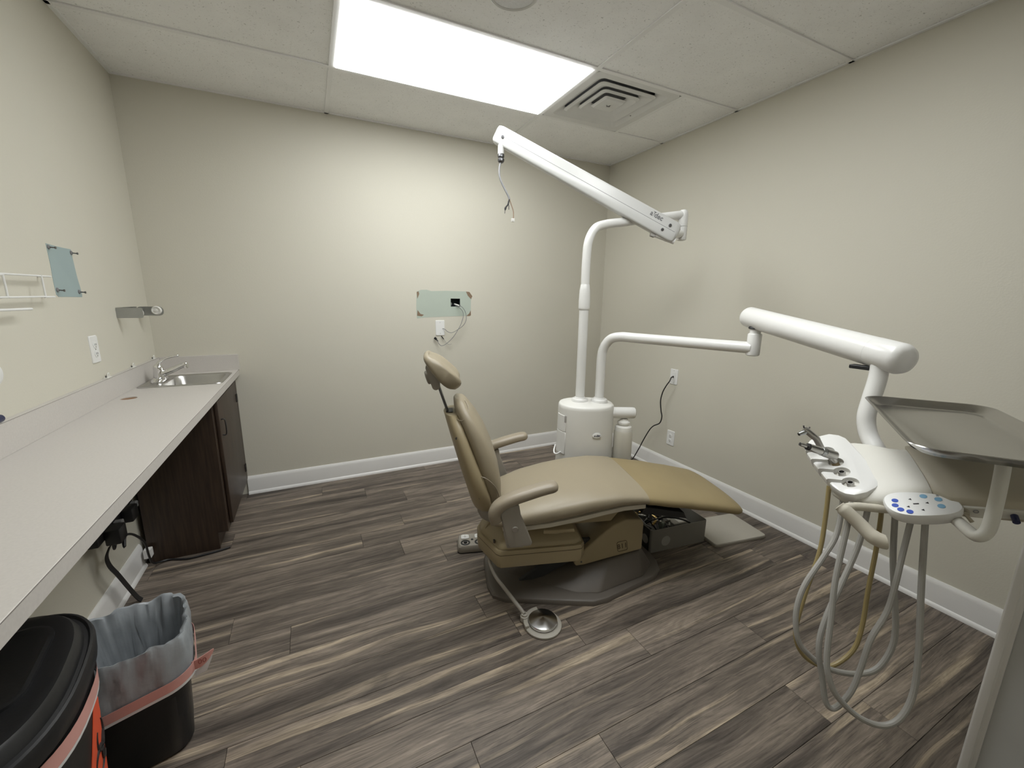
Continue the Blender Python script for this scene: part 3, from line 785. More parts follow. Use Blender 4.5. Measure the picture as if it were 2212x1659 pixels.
# --- backrest
bk = [ # z, front s, back s, half width
    (.452, -.222, -.270, .10), (.458, -.208, -.282, .150), (.485, -.200, -.292, .185), (.56, -.202, -.310, .204), (.64, -.215, -.334, .207), (.71, -.236, -.352, .200),
    (.78, -.266, -.374, .184), (.84, -.300, -.392, .160), (.885, -.332, -.404, .128), (.910, -.352, -.405, .095), (.921, -.366, -.400, .055)]
def back(b):
    rings = []
    for z, f_, k_, w in bk:
        c, hd = (f_+k_)/2, (f_-k_)/2
        rings.append([V(c + x + .10*abs(t_)**2.0/ max(w, .05) * .35, t_, z) for x, t_ in sellipse(hd, w, 2.6, 40)])
    loft(b, rings)
bo = mk('backrest_cushion', 'leather', chair, back, smooth=50)
def seam(b, zs, tw):
    # a piping line that curves over the near side of the cushion
    tube(b, smooth_path(zs, 6), .0022, 6)
mk('seam', 'armpad', bo, lambda b: seam(b, [(-.318, -.190, .615), (-.29, -.206, .618), (-.262, -.211, .600), (-.236, -.206, .565), (-.222, -.196, .52), (-.222, -.178, .475)], 0))
mk('seam', 'armpad', bo, lambda b: seam(b, [(-.395, -.105, .845), (-.372, -.14, .848), (-.350, -.135, .868), (-.345, -.10, .895), (-.356, -.06, .914)], 0))
sh = [(.408, -.275, -.318, .09), (.418, -.256, -.326, .130), (.455, -.246, -.338, .185), (.52, -.258, -.356, .2125), (.60, -.286, -.380, .2125), (.68, -.320, -.402, .198), (.76, -.352, -.424, .174), (.82, -.376, -.440, .140), (.856, -.396, -.450, .095)]
def back_shell(b):
    rings = []
    for z, f_, k_, w in sh:
        c, hd = (f_+k_)/2, (f_-k_)/2
        rings.append([V(c + x + .02*(t_/max(w, .05))**2, t_, z) for x, t_ in sellipse(hd, w, 3.0, 36)])
    loft(b, rings)
so = mk('backrest_shell', 'shell', chair, back_shell, smooth=45)
for (s, tt, z) in ((-.322, -.2055, .525), (-.415, -.150, .775)): mk('screw', 'darkmetal', so, lambda b: lathe(b, [(.006, -.004), (.006, .003), (0, .003)], (s+.018, tt, z), 10, (-.3, -1, 0)))
mk('post_slot', 'blackrubber', so, lambda b: loft(b, [[V(-.424 + x, y, z) for x, y in rr(.03, .07, .008, 3)] for z in (.850, .859)]))
mk('back_hinge', 'bracket', chair, lambda b: prism(b, [(-.315, .435), (-.27, .462), (-.195, .44), (-.20, .37), (-.255, .365), (-.295, .39)], lambda s, z: (s, -.14, z), lambda s, z: (s, .14, z)), .012, 3)
# --- headrest
mk('headrest_post', 'darkmetal', chair, lambda b: prism(b, [(-.432, .84), (-.423, .844), (-.468, .985), (-.477, .982)], lambda s, z: (s, -.022, z), lambda s, z: (s, .022, z)), .002, 1)
def hblock(b):
    c = V(-.492, 0, 1.018); ex = V(-.30, 0, .954); ey = V(.954, 0, .30)
    pts = rr(.118, .034, .016, 5)
    loft(b, [[c + ex*u + ey*v + V(0, k*w, 0) for u, v in pts] for k, w in ((-1, .048), (-1, .046), (1, .046), (1, .048))])
ho = mk('headrest_block', 'bracket', chair, hblock, .004, 2)
mk('knob', 'bracket', ho, lambda b: lathe(b, [(.030, 0), (.031, .004), (.031, .014), (.027, .018), (0, .019)], (-.504, 0, 1.012), 24, (-.954, 0, -.30)), smooth=40)
def hcush(b):
    c = V(-.452, 0, 1.047); ex = V(.60, 0, -.80); ey = V(.80, 0, .60)
    rings = []
    for t_, k, sag in ((-.128, .25, .0), (-.124, .55, .0), (-.112, .82, .0), (-.085, .97, -.004), (-.045, 1.0, -.010), (0, 1.0, -.013), (.045, 1.0, -.010), (.085, .97, -.004), (.112, .82, 0), (.124, .55, 0), (.128, .25, 0)):
        rings.append([c + ex*(u*k) + ey*(v*(.4+.6*k) + sag*(1 if v > 0 else 0) + .018*(1-(u/.1)**2)*0) + V(0, t_, 0) for u, v in
                      [(.098*math.copysign(abs(math.cos(a))**.72, math.cos(a)), .036*(1+.35*math.cos(a))*math.copysign(abs(math.sin(a))**.8, math.sin(a)) + .016*math.cos(a)) for a in [2*PI*i/28 for i in range(28)]]])
    loft(b, rings)
mk('headrest_cushion', 'leather', chair, hcush, smooth=55)
mk('headrest_wedge', 'bracket', chair, lambda b: prism(b, [(-.507, 1.088), (-.475, 1.055), (-.415, .985), (-.422, .972), (-.455, 1.0), (-.512, 1.072)], lambda s, z: (s, -.05, z), lambda s, z: (s, .05, z)), .005, 2)
# --- arms
for sg in (-1, 1):
    T0 = .312*sg
    def arm(b):
        p = smooth_path([(-.246, T0*.985, .470), (-.256, T0, .505), (-.238, T0, .540), (-.19, T0, .566), (-.12, T0, .588), (-.05, T0, .606), (.000, T0, .614)], 5)
        n = len(p)
        rings = []
        for i, q in enumerate(p):
            a = (p[min(i+1, n-1)] - p[max(i-1, 0)]).normalized()
            nrm = V(-a.z, 0, a.x)
            k = 1.0 if i < n-3 else (.93, .78, .45)[i-(n-3)]
            if i == 0: k = .7
            w = (.027 + .009*min(1, i/(n*.6)))*k; h = (.026 - .005*i/n)*k
            rings.append([q + V(0, y, 0) + nrm*z for y, z in sellipse(w, h, 2.6, 20)])
        loft(b, rings)
    a = mk('armrest', 'armpad', chair, arm, smooth=60)
    br = mk('arm_bracket', 'bracket', chair, lambda b: prism(b, [(-.235, .512), (-.205, .540), (-.158, .545), (-.150, .500), (-.100, .372), (-.106, .360), (-.190, .357), (-.202, .366)], lambda s, z: (s, T0-.014, z), lambda s, z: (s, T0+.014, z)), .006, 3)
    mk('arm_neck', 'bracket', br, lambda b: box(b, -.205, -.13, min(T0, T0-sg*.10), max(T0, T0-sg*.10), .345, .385), .008, 2)
    mk('bolt_cap', 'steel', br, lambda b: lathe(b, [(.0135, -.001), (.0135, .002), (.011, .0045), (0, .005)], (-.174, T0+sg*.014, .440), 20, (0, sg, 0)), smooth=40)

# ============================================================ FOOT PEDAL AND FOOT SWITCH
t = thing('foot_pedal', 'round chrome foot pedal on a beige ring beside the chair base', 'foot pedal', (1.648, 1.285, 0))
mk('ring_base', 'pad', t, lambda b: lathe(b, [(.078, 0.0), (.080, .004), (.079, .009), (.072, .012), (.064, .012), (.062, .008)], seg=48), smooth=40)
mk('disc', 'spun', t, lambda b: lathe(b, [(.060, .010), (.062, .016), (.062, .020), (.060, .023), (.030, .030), (.0, .0372)], (.004, .008, 0), 48), smooth=25)
arc = [(math.cos(R(a)), math.sin(R(a))) for a in range(80, 190, 10)]
mk('clip_bracket', 'pad', t, lambda b: prism(b, [(x*.083, y*.083) for x, y in arc] + [(x*.064, y*.064) for x, y in reversed(arc)], lambda x, y: (x, y, .010), lambda x, y: (x, y, .024)), .002, 2)
mk('swivel', 'pad', t, lambda b: lathe(b, [(.017, .008), (.017, .028), (.013, .030), (.013, .038), (.008, .040), (.004, .036)], (-.062, .052, 0), 20), smooth=40)
mk('tubing', 'bracket', t, lambda b: tube(b, smooth_path([(-.062, .054, .036), (-.075, .09, .055), (-.098, .165, .085), (-.118, .235, .115), (-.122, .29, .150), (-.10, .36, .165)], 6), .0088, 10))

t = thing('foot_switch', 'grey foot control box with white buttons and black joysticks', 'foot switch', (1.575, 1.945, 0), AX)
mk('case', 'bracket', t, lambda b: loft(b, [[V(x, y, z) for x, y in rr(.16*s, .13*s, .022, 4)] for z, s in ((0.0, .98), (.006, 1.0), (.032, .97), (.040, .88))]), smooth=40)
mk('rubber_foot', 'blackrubber', t, lambda b: loft(b, [[V(x, y, z) for x, y in rr(.164, .134, .022, 4)] for z in (0.0002, .0055)], False, False), smooth=40)
for x in (-.038, .038):
    p = mk('button', 'whiteplastic', t, lambda b: loft(b, [[V(x+a, .028+c, z) for a, c in rr(.044*s, .040*s, .010, 4)] for z, s in ((.036, 1), (.043, 1), (.045, .9))]), smooth=40)
    mk('arrow_mark', 'sticker', p, lambda b: (box(b, x-.0012, x+.0012, .018, .040, .045, .0455), prism(b, [(x-.010, .027), (x, .018), (x+.010, .027), (x, .022)], lambda a, c: (a, c, .045), lambda a, c: (a, c, .0455))), smooth=0)
    mk('joystick', 'blackrubber', t, lambda b: lathe(b, [(.027, .036), (.026, .041), (.018, .043), (.016, .039), (.010, .040), (.009, .047), (0, .048)], (x, -.026, 0), 24), smooth=40)
mk('centre_lamp', 'blackrubber', t, lambda b: lathe(b, [(.007, .038), (.007, .042), (0, .043)], (0, 0, 0), 12))

# ============================================================ UTILITY BOX AND COVER PANEL
t = thing('utility_box', 'open grey metal utility box under the footrest full of tubing', 'utility box', (2.43, 1.475, 0), R(-7))
BW, BD, BH, BT = .375, .27, .135, .0025
def shellbox(b):
    o = rr(BW, BD, .012, 3, BW/2, BD/2); i = rr(BW-2*BT, BD-2*BT, .010, 3, BW/2, BD/2)
    loft(b, [[V(x, y, 0.001) for x, y in o], [V(x, y, BH) for x, y in o], [V(x, y, BH) for x, y in i], [V(x, y, .004) for x, y in i]])
mk('case', 'boxgrey', t, shellbox, smooth=30)
mk('end_panel', 'boxin', t, lambda b: box(b, -.0012, -.0002, .016, BD-.016, .006, BH-.006), smooth=0)
mk('round_sticker', 'sticker', t, lambda b: lathe(b, [(.029, 0), (.029, .0006), (0, .0006)], (.098, -.0002, .058), 28, (0, -1, 0)), smooth=30)
mk('round_sticker', 'sticker', t, lambda b: lathe(b, [(.026, 0), (.026, .0006), (0, .0006)], (-.0013, .05, .062), 28, (-1, 0, 0)), smooth=30)
mk('control_module', 'sticker', t, lambda b: box(b, .20, .31, .06, .20, .03, .105), .004, 2)
mk('module_label', 'whitefilm', t, lambda b: box(b, .24, .285, .07, .19, .105, .1056), smooth=0)
rnd = random.Random(3)
for k in range(13):
    x0, y0 = rnd.uniform(.03, .19), rnd.uniform(.03, .24)
    pts = [(x0, y0, .07)]
    for q in range(4):
        x0 = min(.215, max(.02, x0 + rnd.uniform(-.09, .09))); y0 = min(.25, max(.02, y0 + rnd.uniform(-.09, .09)))
        pts.append((x0, y0, rnd.uniform(.07, .135)))
    mk('tubing', ('gcable', 'blackrubber', 'gcable', 'hose')[k % 4], t, lambda b: tube(b, smooth_path(pts, 5), .0042, 7))
for k in range(9):
    x0, y0, a = rnd.uniform(.04, .17), rnd.uniform(.05, .22), rnd.uniform(0, 6.28)
    d_ = V(math.cos(a), math.sin(a), .2)*.022
    c = V(x0, y0, .12)
    mk('fitting', 'brass' if k % 3 else 'steel', t, lambda b: (cyl(b, c-d_, c+d_, .0055, 6), cyl(b, c-d_*.3, c+d_*.3, .008, 6)))
mk('gauge', 'pcb', t, lambda b: lathe(b, [(.018, 0), (.018, .03), (.014, .036), (0, .037)], (.135, .085, .085), 18), smooth=40)
mk('bent_hose', 'blackrubber', t, lambda b: tube(b, smooth_path([(.13, .13, .09), (.15, .10, .135), (.20, .05, .15), (.27, .03, .125), (.30, .03, .09)], 6), .0055, 8))

t = thing('cover_panel', 'flat greige plastic cover panel lying on the floor by the wall', 'cover panel', (3.000, 1.458, 0), R(-9))
mk('panel', 'pad', t, lambda b: loft(b, [[V(x, y, z) for x, y in rr(.365*s, .262*s2, .018, 5)] for z, s, s2 in ((0.0005, .985, .985), (.010, 1, 1), (.013, 1, 1), (.020, .985, .98))]), smooth=35)
mk('edge_groove', 'emblem', t, lambda b: loft(b, [[V(x, y, z) for x, y in rr(.3655, .2625, .018, 5)] for z in (.0112, .0122)], False, False), smooth=35)

# ============================================================ SUPPORT COLUMN
PCX, PCY = 2.285, 1.925
col = thing('support_column', 'white plastic support column standing behind the chair seat', 'column', (PCX, PCY, 0), R(-25.8))
def colbody(b):
    rings = []
    for z, a, c in ((0.0, .176, .150), (.30, .170, .145), (.60, .163, .138), (.735, .161, .136), (.750, .159, .134), (.757, .154, .129), (.760, .145, .121), (.766, .10, .083), (.769, .05, .04)):
        rings.append([V(x, y, z) for x, y in sellipse(a, c, 2.25, 48)])
    loft(b, rings)
cb = mk('column_shell', 'column', col, colbody, smooth=40)
# badge on the curved front
bf = frame((.045, -.1388, .600), (1, .17, 0), (0, 0.02, 1))
mk('badge', 'whiteplastic', col, lambda b: loft(b, [[bf @ V(x, y, z) for x, y in sellipse(.026*s, .0165*s, 2, 28)] for z, s in ((-.002, 1), (.0015, 1), (.0022, .94))]), smooth=40, label='small white oval badge with navy lettering')
text('badge_lettering', 'a-dec', .0165, 'navy', col, bf @ Matrix.Translation((0, 0, .0024)), .0004, .25, .0004)
# left side panel with hoop, and a grey strip for the shade in the grip recess
def sidepanel(b):
    rings = []
    for z in (.452, .56, .61, .70):
        rings.append([V(.1672*math.cos(R(a)) - .0*z, .1415*math.sin(R(a)), z) for a in range(176, 227, 6)])
    loft(b, rings, False, False, closed=False)
def strip(b, z0, z1, a0, a1, off):
    n = 10
    ring0, ring1 = [], []
    for k in range(n+1):
        a = R(a0 + (a1-a0)*k/n)
        for lst, z in ((ring0, z0), (ring1, z1)):
            ra = .176 - (.013/.6)*z + off; rb = .150 - (.012/.6)*z + off
            c, s = math.cos(a), math.sin(a)
            e_ = 2/2.25
            lst.append(V(ra*math.copysign(abs(c)**e_, c), rb*math.copysign(abs(s)**e_, s), z))
    inner0 = [V(p.x*.97, p.y*.97, p.z) for p in reversed(ring0)]
    inner1 = [V(p.x*.97, p.y*.97, p.z) for p in reversed(ring1)]
    loft(b, [ring0+inner0, ring1+inner1])
mk('side_panel', 'white', col, lambda b: strip(b, .605, .70, 185, 222, .0035), .0015, 1)
mk('side_panel', 'white', col, lambda b: strip(b, .47, .602, 185, 222, .0035), .0015, 1)
mk('grip_recess_shade', 'sticker', col, lambda b: strip(b, .660, .700, 217, 222, .0042), .001, 1)  # raised grey strip; the dark of the crease is only its colour
mk('hook_ring', 'whiteplastic', col, lambda b: tube(b, smooth_path([(-.172, -.01, .50), (-.182, -.03, .475), (-.182, -.055, .463), (-.170, -.078, .466), (-.150, -.085, .482)], 5), .0045, 10))
# outlet arm for the water bottle
mk('bottle_arm', 'white', col, lambda b: lathe(b, [(.033, .0), (.033, .145), (.031, .155), (.022, .161), (0, .162)], (.125, -.03, .706), 28, (1, 0, 0)), smooth=40)
bot = thing('water_bottle', 'frosted water bottle hanging from the arm of the white column', 'bottle', (PCX, PCY, 0), R(-25.8))
BX, BY = .222, -.030
mk('cap', 'cap', bot, lambda b: lathe(b, [(.020, .672), (.020, .664), (.026, .662), (.036, .652), (.036, .642), (.030, .638), (.030, .632), (.046, .625), (.049, .612), (.049, .600), (.045, .596)], (BX, BY, 0), 28), smooth=35)
mk('bottle_body', 'bottle', bot, lambda b: lathe(b, [(.043, .612), (.050, .598), (.054, .585), (.055, .44), (.053, .425), (.045, .418), (.0, .416)], (BX, BY, 0), 32), smooth=40)
mk('dip_tube', 'hose', bot, lambda b: cyl(b, (BX, BY, .43), (BX, BY, .60), .004, 8))

# ============================================================ LIGHT ARM (upper)
la = thing('light_arm', 'white upper lamp arm with loose wires rising from the column', 'lamp arm', (0, 0, 0))
LX, LY = 2.250, 1.940
mk('collar', 'white', la, lambda b: lathe(b, [(.048, .764), (.048, .778), (.044, .783), (.034, .784), (.030, .792)], (LX, LY, 0), 28), smooth=40)
mk('lower_post', 'white', la, lambda b: cyl(b, (LX, LY, .766), (LX, LY, 1.30), .0262, 24))
mk('post_sleeve', 'white', la, lambda b: lathe(b, [(.0265, 1.292), (.0305, 1.298), (.0315, 1.305), (.0318, 1.34), (.029, 1.40), (.0245, 1.43), (.0235, 1.432)], (LX, LY, 0), 28), smooth=40)
hubA = V(2.829, 1.832, 1.830)
def upost(b):
    p = smooth_path([(LX, LY, 1.42), (LX, LY, 1.56), (LX+.008, LY-.001, 1.66), (LX+.045, LY-.004, 1.728), (LX+.11, LY-.008, 1.755), (LX+.22, LY-.025, 1.774), (LX+.42, LY-.075, 1.806), (hubA.x-.03, hubA.y+.006, 1.827), (hubA.x, hubA.y, 1.830)], 7)
    tube(b, p, .0235, 20)
mk('upper_post', 'white', la, upost, smooth=60)
mk('pivot', 'white', la, lambda b: lathe(b, [(0, .03), (.016, .027), (.026, .016), (.028, .0), (.028, -.062)], hubA, 24), smooth=50)
mk('pivot_hub', 'white', la, lambda b: lathe(b, [(.0285, -.064), (.0285, -.128), (.026, -.136), (.015, -.140), (0, -.141)], hubA, 24), smooth=50)
bmA = V(2.722, 1.752, 1.700)      # boom foot
bmB = V(1.853, 2.241, 2.212)      # boom head
bd = (bmB-bmA).normalized()
bmA = bmA + bd*.055
side = bd.cross(V(0, 0, 1)).normalized()
bup = side.cross(bd).normalized()
BLn = (bmB-bmA).length
FB = Matrix((bd, -side, bup)).transposed().to_4x4()
if FB.to_3x3().determinant() < 0:
    FB = Matrix((bd, side, bup)).transposed().to_4x4()
FB.translation = bmA
def boom(b):
    sec = [(-.024, -.054), (.024, -.054), (.029, -.046), (.029, -.005), (.0265, .0), (.0265, .045), (.020, .054), (-.020, .054), (-.0265, .045), (-.0265, .0), (-.029, -.005), (-.029, -.046)]
    rings = []
    for u, k in ((-.045, .55), (-.032, .9), (-.01, 1), (BLn*.5, .93), (BLn-.01, .85), (BLn+.012, .76), (BLn+.018, .5)):
        rings.append([FB @ V(u, y*k, z*k) for y, z in sec])
    loft(b, rings)
bo_ = mk('boom', 'boomwhite', la, boom, .002, 1, smooth=40)
for ysg in (-1, 1):
    mk('seam_line', 'gcable', bo_, lambda b: loft(b, [[FB @ V(u, ysg*y*k, z*k) for y, z in ((.0268, .0005), (.0268, -.0015), (.0274, -.0015), (.0274, .0005))] for u, k in ((-.02, 1), (BLn*.5, .93), (BLn-.01, .85))]), smooth=0)
# which side of the boom faces the room's near side
nside = -1 if (FB.to_3x3() @ V(0, 1, 0)).dot(V(0, -1, 0)) < 0 else 1
for (u, z, k) in ((.045, -.020, 1), (.02, .018, 1), (BLn-.03, -.005, .9)):
    mk('bolt', 'darkmetal', bo_, lambda b: lathe(b, [(.008, -.002), (.008, .003), (.004, .004), (0, .003)], FB @ V(u, nside*.0285*k, z*k), 14, FB.to_3x3() @ V(0, nside, 0)))
mk('knuckle', 'white', la, lambda b: (cyl(b, FB @ V(-.05, 0, -.035), FB @ V(.06, 0, -.05), .017, 14), tube(b, [hubA + V(0, 0, -.10), FB @ V(-.01, 0, -.02)], .022, 14)), smooth=50)
mk('release_tab', 'sticker', la, lambda b: prism(b, [(.05, -.052), (.09, -.052), (.082, -.072), (.06, -.070)], lambda u, z: FB @ V(u, -.014, z), lambda u, z: FB @ V(u, .014, z)), .002, 1)
ty = FB.to_3x3() @ V(0, nside, 0)
ld = FB.to_3x3() @ V(-1, 0, 0)
lf = frame(FB @ V(.108, nside*.0272, .027), ld, V(0, 0, 1))
if (lf.to_3x3() @ V(0, 0, 1)).dot(ty) < 0:
    lf = frame(FB @ V(.108, nside*.0272, .027), -ld, V(0, 0, 1))
text('lettering', 'a dec', .036, 'gcable', la, lf, .0006, 0.0, .0006)
mk('lettering_mark', 'gcable', la, lambda b: prism(b, [(-.026, .014), (-.008, .014), (-.0155, .010), (-.016, -.005), (-.018, -.005), (-.0185, .010)], lambda x, y: lf @ V(x, y, -.0004), lambda x, y: lf @ V(x, y, .0008)), smooth=0)
hx, hy = 1.862, 2.226
mk('lamp_stem', 'boomwhite', la, lambda b: cyl(b, (hx, hy, 2.195), (hx, hy, 2.115), .0175, 20))
mk('gland', 'darkmetal', la, lambda b: lathe(b, [(.016, 2.115), (.0175, 2.110), (.0175, 2.100), (.013, 2.096), (.0175, 2.090), (.0175, 2.080), (.012, 2.072), (.005, 2.07)], (hx, hy, 0), 18), smooth=30)
c0 = V(0, 0, 0)
def sh_(pts): return [V(*p)+c0 for p in pts]
mk('cable', 'gcable', la, lambda b: tube(b, smooth_path(sh_([(1.862, 2.226, 2.08), (1.848, 2.215, 2.042), (1.842, 2.200, 2.0), (1.848, 2.186, 1.963), (1.864, 2.168, 1.92), (1.876, 2.155, 1.889), (1.879, 2.15, 1.873)]), 5), .0052, 8))
mk('wire_end', 'blackrubber', la, lambda b: tube(b, smooth_path(sh_([(1.879, 2.15, 1.875), (1.869, 2.148, 1.846), (1.857, 2.15, 1.83), (1.85, 2.146, 1.799)]), 4), [.004]*8+[.0055]*2+[.0015]*3, 7))
mk('wire_end', 'torn', la, lambda b: tube(b, smooth_path(sh_([(1.879, 2.15, 1.875), (1.887, 2.138, 1.841), (1.893, 2.128, 1.81), (1.891, 2.122, 1.778), (1.887, 2.121, 1.770)]), 4), .0026, 7))
mk('wire_end', 'blackrubber', la, lambda b: tube(b, sh_([(1.871, 2.15, 1.862), (1.874, 2.146, 1.84), (1.872, 2.141, 1.82)]), .002, 6))
mk('connector', 'cap', la, lambda b: box(b, 1.879, 1.895, 2.115, 2.127, 1.756, 1.772), .001, 1)

# ============================================================ DELIVERY ARM (lower)
da = thing('delivery_arm', 'white jointed arm carrying the instrument delivery head', 'delivery arm', (0, 0, 0))
DX, DY = 2.348, 1.885
mk('collar', 'white', da, lambda b: lathe(b, [(.048, .764), (.048, .778), (.044, .783), (.034, .784), (.030, .792)], (DX, DY, 0), 28), smooth=40)
endt = V(2.640, 1.195, 1.148)
def dpost(b):
    d = (V(endt.x, endt.y, 0) - V(DX, DY, 0)).normalized()
    q = lambda a, z: V(DX, DY, z) + d*a
    p = smooth_path([q(0, .766), q(0, .90), q(0, 1.02), q(.012, 1.085), q(.05, 1.135), q(.11, 1.152), q(.2, 1.152), q(.45, 1.150), endt], 7)
    tube(b, p, .0262, 20)
mk('rigid_arm', 'white', da, dpost, smooth=60)
PV = V(2.648, 1.192, 0)
mk('pivot_sleeve', 'white', da, lambda b: lathe(b, [(.020, 1.112), (.027, 1.116), (.0285, 1.122), (.0285, 1.208), (.026, 1.212), (.0225, 1.213), (.0225, 1.25)], PV, 24), smooth=40)
bA, bB = V(2.676, 1.232, 1.279), V(2.402, .588, 1.197)
dirn = (bB-bA).normalized()
mk('flex_arm', 'white', da, lambda b: tube(b, [bA - dirn*.042, bA - dirn*.036, bA - dirn*.024, bA-dirn*.02, bB - dirn*.07], [.030, .040, .0455, .0458, .0458], 40), smooth=40)
mk('end_cap', 'white', da, lambda b: tube(b, [bB - dirn*.0695, bB - dirn*.069, bB + dirn*.012, bB + dirn*.026, bB + dirn*.032], [.0450, .0463, .0463, .040, .028], 40), smooth=40)
mk('pivot_seal', 'blackrubber', da, lambda b: lathe(b, [(.026, 1.232), (.03, 1.236), (.026, 1.244)], PV, 20))
mk('joint_slot', 'blackrubber', da, lambda b: box(b, 2.395, 2.425, .64, .70, 1.150, 1.162), .002, 1)
def downtube(b):
    tube(b, smooth_path([(2.405, .625, 1.185), (2.400, .622, 1.13), (2.386, .622, 1.07), (2.372, .620, 1.02), (2.366, .612, .985), (2.358, .596, .955), (2.346, .572, .93), (2.335, .55, .905)], 5), .0232, 20)
mk('drop_tube', 'white', da, downtube, smooth=60)

# delivery head in its own tilted frame: u along the holes, v towards the slots, n up
h3 = V(2.165, .566, .889)
e1 = V(-.71329, -.62865, -.30902); e2 = V(-.54897, .77576, -.31118); en = V(-.43535, .05233, .89845)
def U(u, v, n=0.0): return h3 + e1*u + e2*v + en*n
FU = Matrix((e1, e2, en)).transposed().to_4x4()      # left-handed check
FU.translation = h3
def head_body(b):
    loft(b, [[U((u0+u1)/2 + x, v, (nt_+nb)/2 + z) for x, z in sellipse((u1-u0)/2, (nt_-nb)/2, 3.4, 36)] for v, u0, u1, nt_, nb in (
        (.032, -.120, .045, -.026, -.048), (.015, -.150, .072, -.014, -.056), (-.02, -.162, .092, -.008, -.060), (-.06, -.150, .104, .001, -.060),
        (-.09, -.120, .113, .014, -.058), (-.12, -.078, .119, .027, -.052), (-.140, -.060, .121, .033, -.046), (-.150, -.056, .121, .034, -.040))])
head = mk('delivery_head', 'headbody', da, head_body, smooth=45)
def body2(b):
    # (v, far u top, near u top, near u bottom)
    rings = []
    for v, u0, u1, u2 in ((-.1505, -.052, .118, .120), (-.172, -.048, .148, .155), (-.275, -.030, .172, .181), (-.36, -.01, .186, .195)):
        rings.append([U(u0, v, .030), U(u0+.004, v, .035), U(u1-.03, v, .0335), U(u1-.006, v, .026), U(u1, v, .016), U(u2, v, -.016), U(u2-.006, v, -.021), U(u0+.006, v, -.021), U(u0, v, -.015)])
    loft(b, rings)
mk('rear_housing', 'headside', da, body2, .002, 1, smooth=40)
# instrument holder plate with four slots
outline = [(-.145, .058), (-.165, .046), (-.180, .025), (-.188, -.008), (-.176, -.030), (-.157, -.043), (-.115, -.053), (-.073, -.061), (-.025, -.071), (.018, -.079), (.036, -.079), (.054, -.072), (.070, -.056), (.084, -.036), (.092, -.008), (.085, .010), (.075, .019), (.053, .031), (.024, .039), (-.018, .049), (-.059, .058), (-.101, .065), (-.125, .065)]
def plate(b):
    cu, cv = -.05, -.005
    def ring(k, n): return [U(cu+(u-cu)*k, cv+(v-cv)*k, n) for u, v in outline]
    loft(b, [ring(.90, -.030), ring(.965, -.026), ring(1, -.014), ring(1, -.004), ring(.985, .0), ring(.93, .0025)])
pl = mk('holder_plate', 'white', da, plate, smooth=40)
cut = []
holes = [(-.128, .014), (-.046, .003), (-.001, .000), (.044, -.010)]
holes = [(-.100, .014), (-.046, .004), (-.001, -.001), (.044, -.010)]
notch = [(-.118, .075), (-.069, .066), (-.024, .058), (.021, .048)]
notch = [(-.108, .08), (-.060, .072), (-.014, .064), (.032, .054)]
for (hu, hv), (nu, nv) in zip(holes, notch):
    b = bmesh.new(); lathe(b, [(.0195, -.05), (.0195, .02)], U(hu, hv), 24, en); cut.append(obj('cutter', b, 'white', None, 0))
    b = bmesh.new()
    q = [(hu-.006, hv), (hu+.006, hv), (nu+.007, nv-.025), (nu+.011, nv), (nu+.011, nv+.02), (nu-.011, nv+.02), (nu-.011, nv), (nu-.007, nv-.025)]
    prism(b, q, lambda u, v: U(u, v, -.05), lambda u, v: U(u, v, .02)); bmesh.ops.recalc_face_normals(b, faces=b.faces[:]); cut.append(obj('cutter', b, 'white', None, 0))
boolean(pl, cut)
mk('holder_floor', 'headbody', da, lambda b: loft(b, [[U(-.05+(u+.05)*k, -.005+(v+.005)*k, n) for u, v in outline] for k, n in ((.86, -.040), (.90, -.031))]), smooth=40)
for (hu, hv) in holes[2:]:
    s_ = mk('tubing_end', 'steel', da, lambda b: lathe(b, [(.0085, -.03), (.0085, .0), (.0075, .003), (.006, .003), (.006, -.01)], U(hu, hv), 18, en), smooth=30)
    mk('bore', 'ink', s_, lambda b: lathe(b, [(.006, -.012), (.006, -.003), (0, -.003)], U(hu, hv), 14, en))
# touch pad on the near side
PC = (.150, -.121)
PN = .018
def padring(k, n):
    out = []
    for x, y in sellipse(.044*k, .066*k, 2.5, 36):
        tw = 1 + .15*(y/.066)
        out.append(U(PC[0] + x*tw*.9 + y*.10*-1, PC[1] + y, n+PN))
    return out
tp = mk('touch_pad', 'whiteplastic', da, lambda b: loft(b, [padring(.80, -.034), padring(.93, -.028), padring(1, -.014), padring(1, -.005), padring(.96, .0), padring(.85, .0015)]), smooth=45)
mk('pad_mount', 'headbody', da, lambda b: tube(b, [U(.148, -.125, -.006), U(.05, -.125, -.015)], .014, 14))
def dot(u, v, r, m):
    mk('button_print', m, tp, lambda b: loft(b, [[U(PC[0]+u + r*math.cos(2*PI*k/20), PC[1]+v + r*math.sin(2*PI*k/20), n) for k in range(20)] for n in (PN+.0012, PN+.0022)]), smooth=0)
for (u, v) in ((-.012, .044), (.004, .048), (.018, .042), (.026, .028)): dot(u, v, .0062, 'blueink')
for (u, v) in ((-.022, -.010), (-.010, -.032), (.012, -.030)): dot(u, v, .0066, 'ltblue')
for (u, v) in ((-.014, .016), (.010, .026), (.000, -.010), (.022, .004)):
    mk('arrow_print', 'ink', tp, lambda b: prism(b, [(-.003, -.002), (.003, -.002), (0, .003)], lambda x, y: U(PC[0]+u+x, PC[1]+v+y, PN+.0012), lambda x, y: U(PC[0]+u+x, PC[1]+v+y, PN+.0022)), smooth=0)
mk('dash_print', 'ink', tp, lambda b: box(b, 0, 0, 0, 0, 0, 0) if False else prism(b, [(-.002, -.005), (.001, -.005), (.001, .005), (-.002, .005)], lambda x, y: U(PC[0]+.002+x, PC[1]+.010+y, PN+.0012), lambda x, y: U(PC[0]+.002+x, PC[1]+.010+y, PN+.0022)), smooth=0)
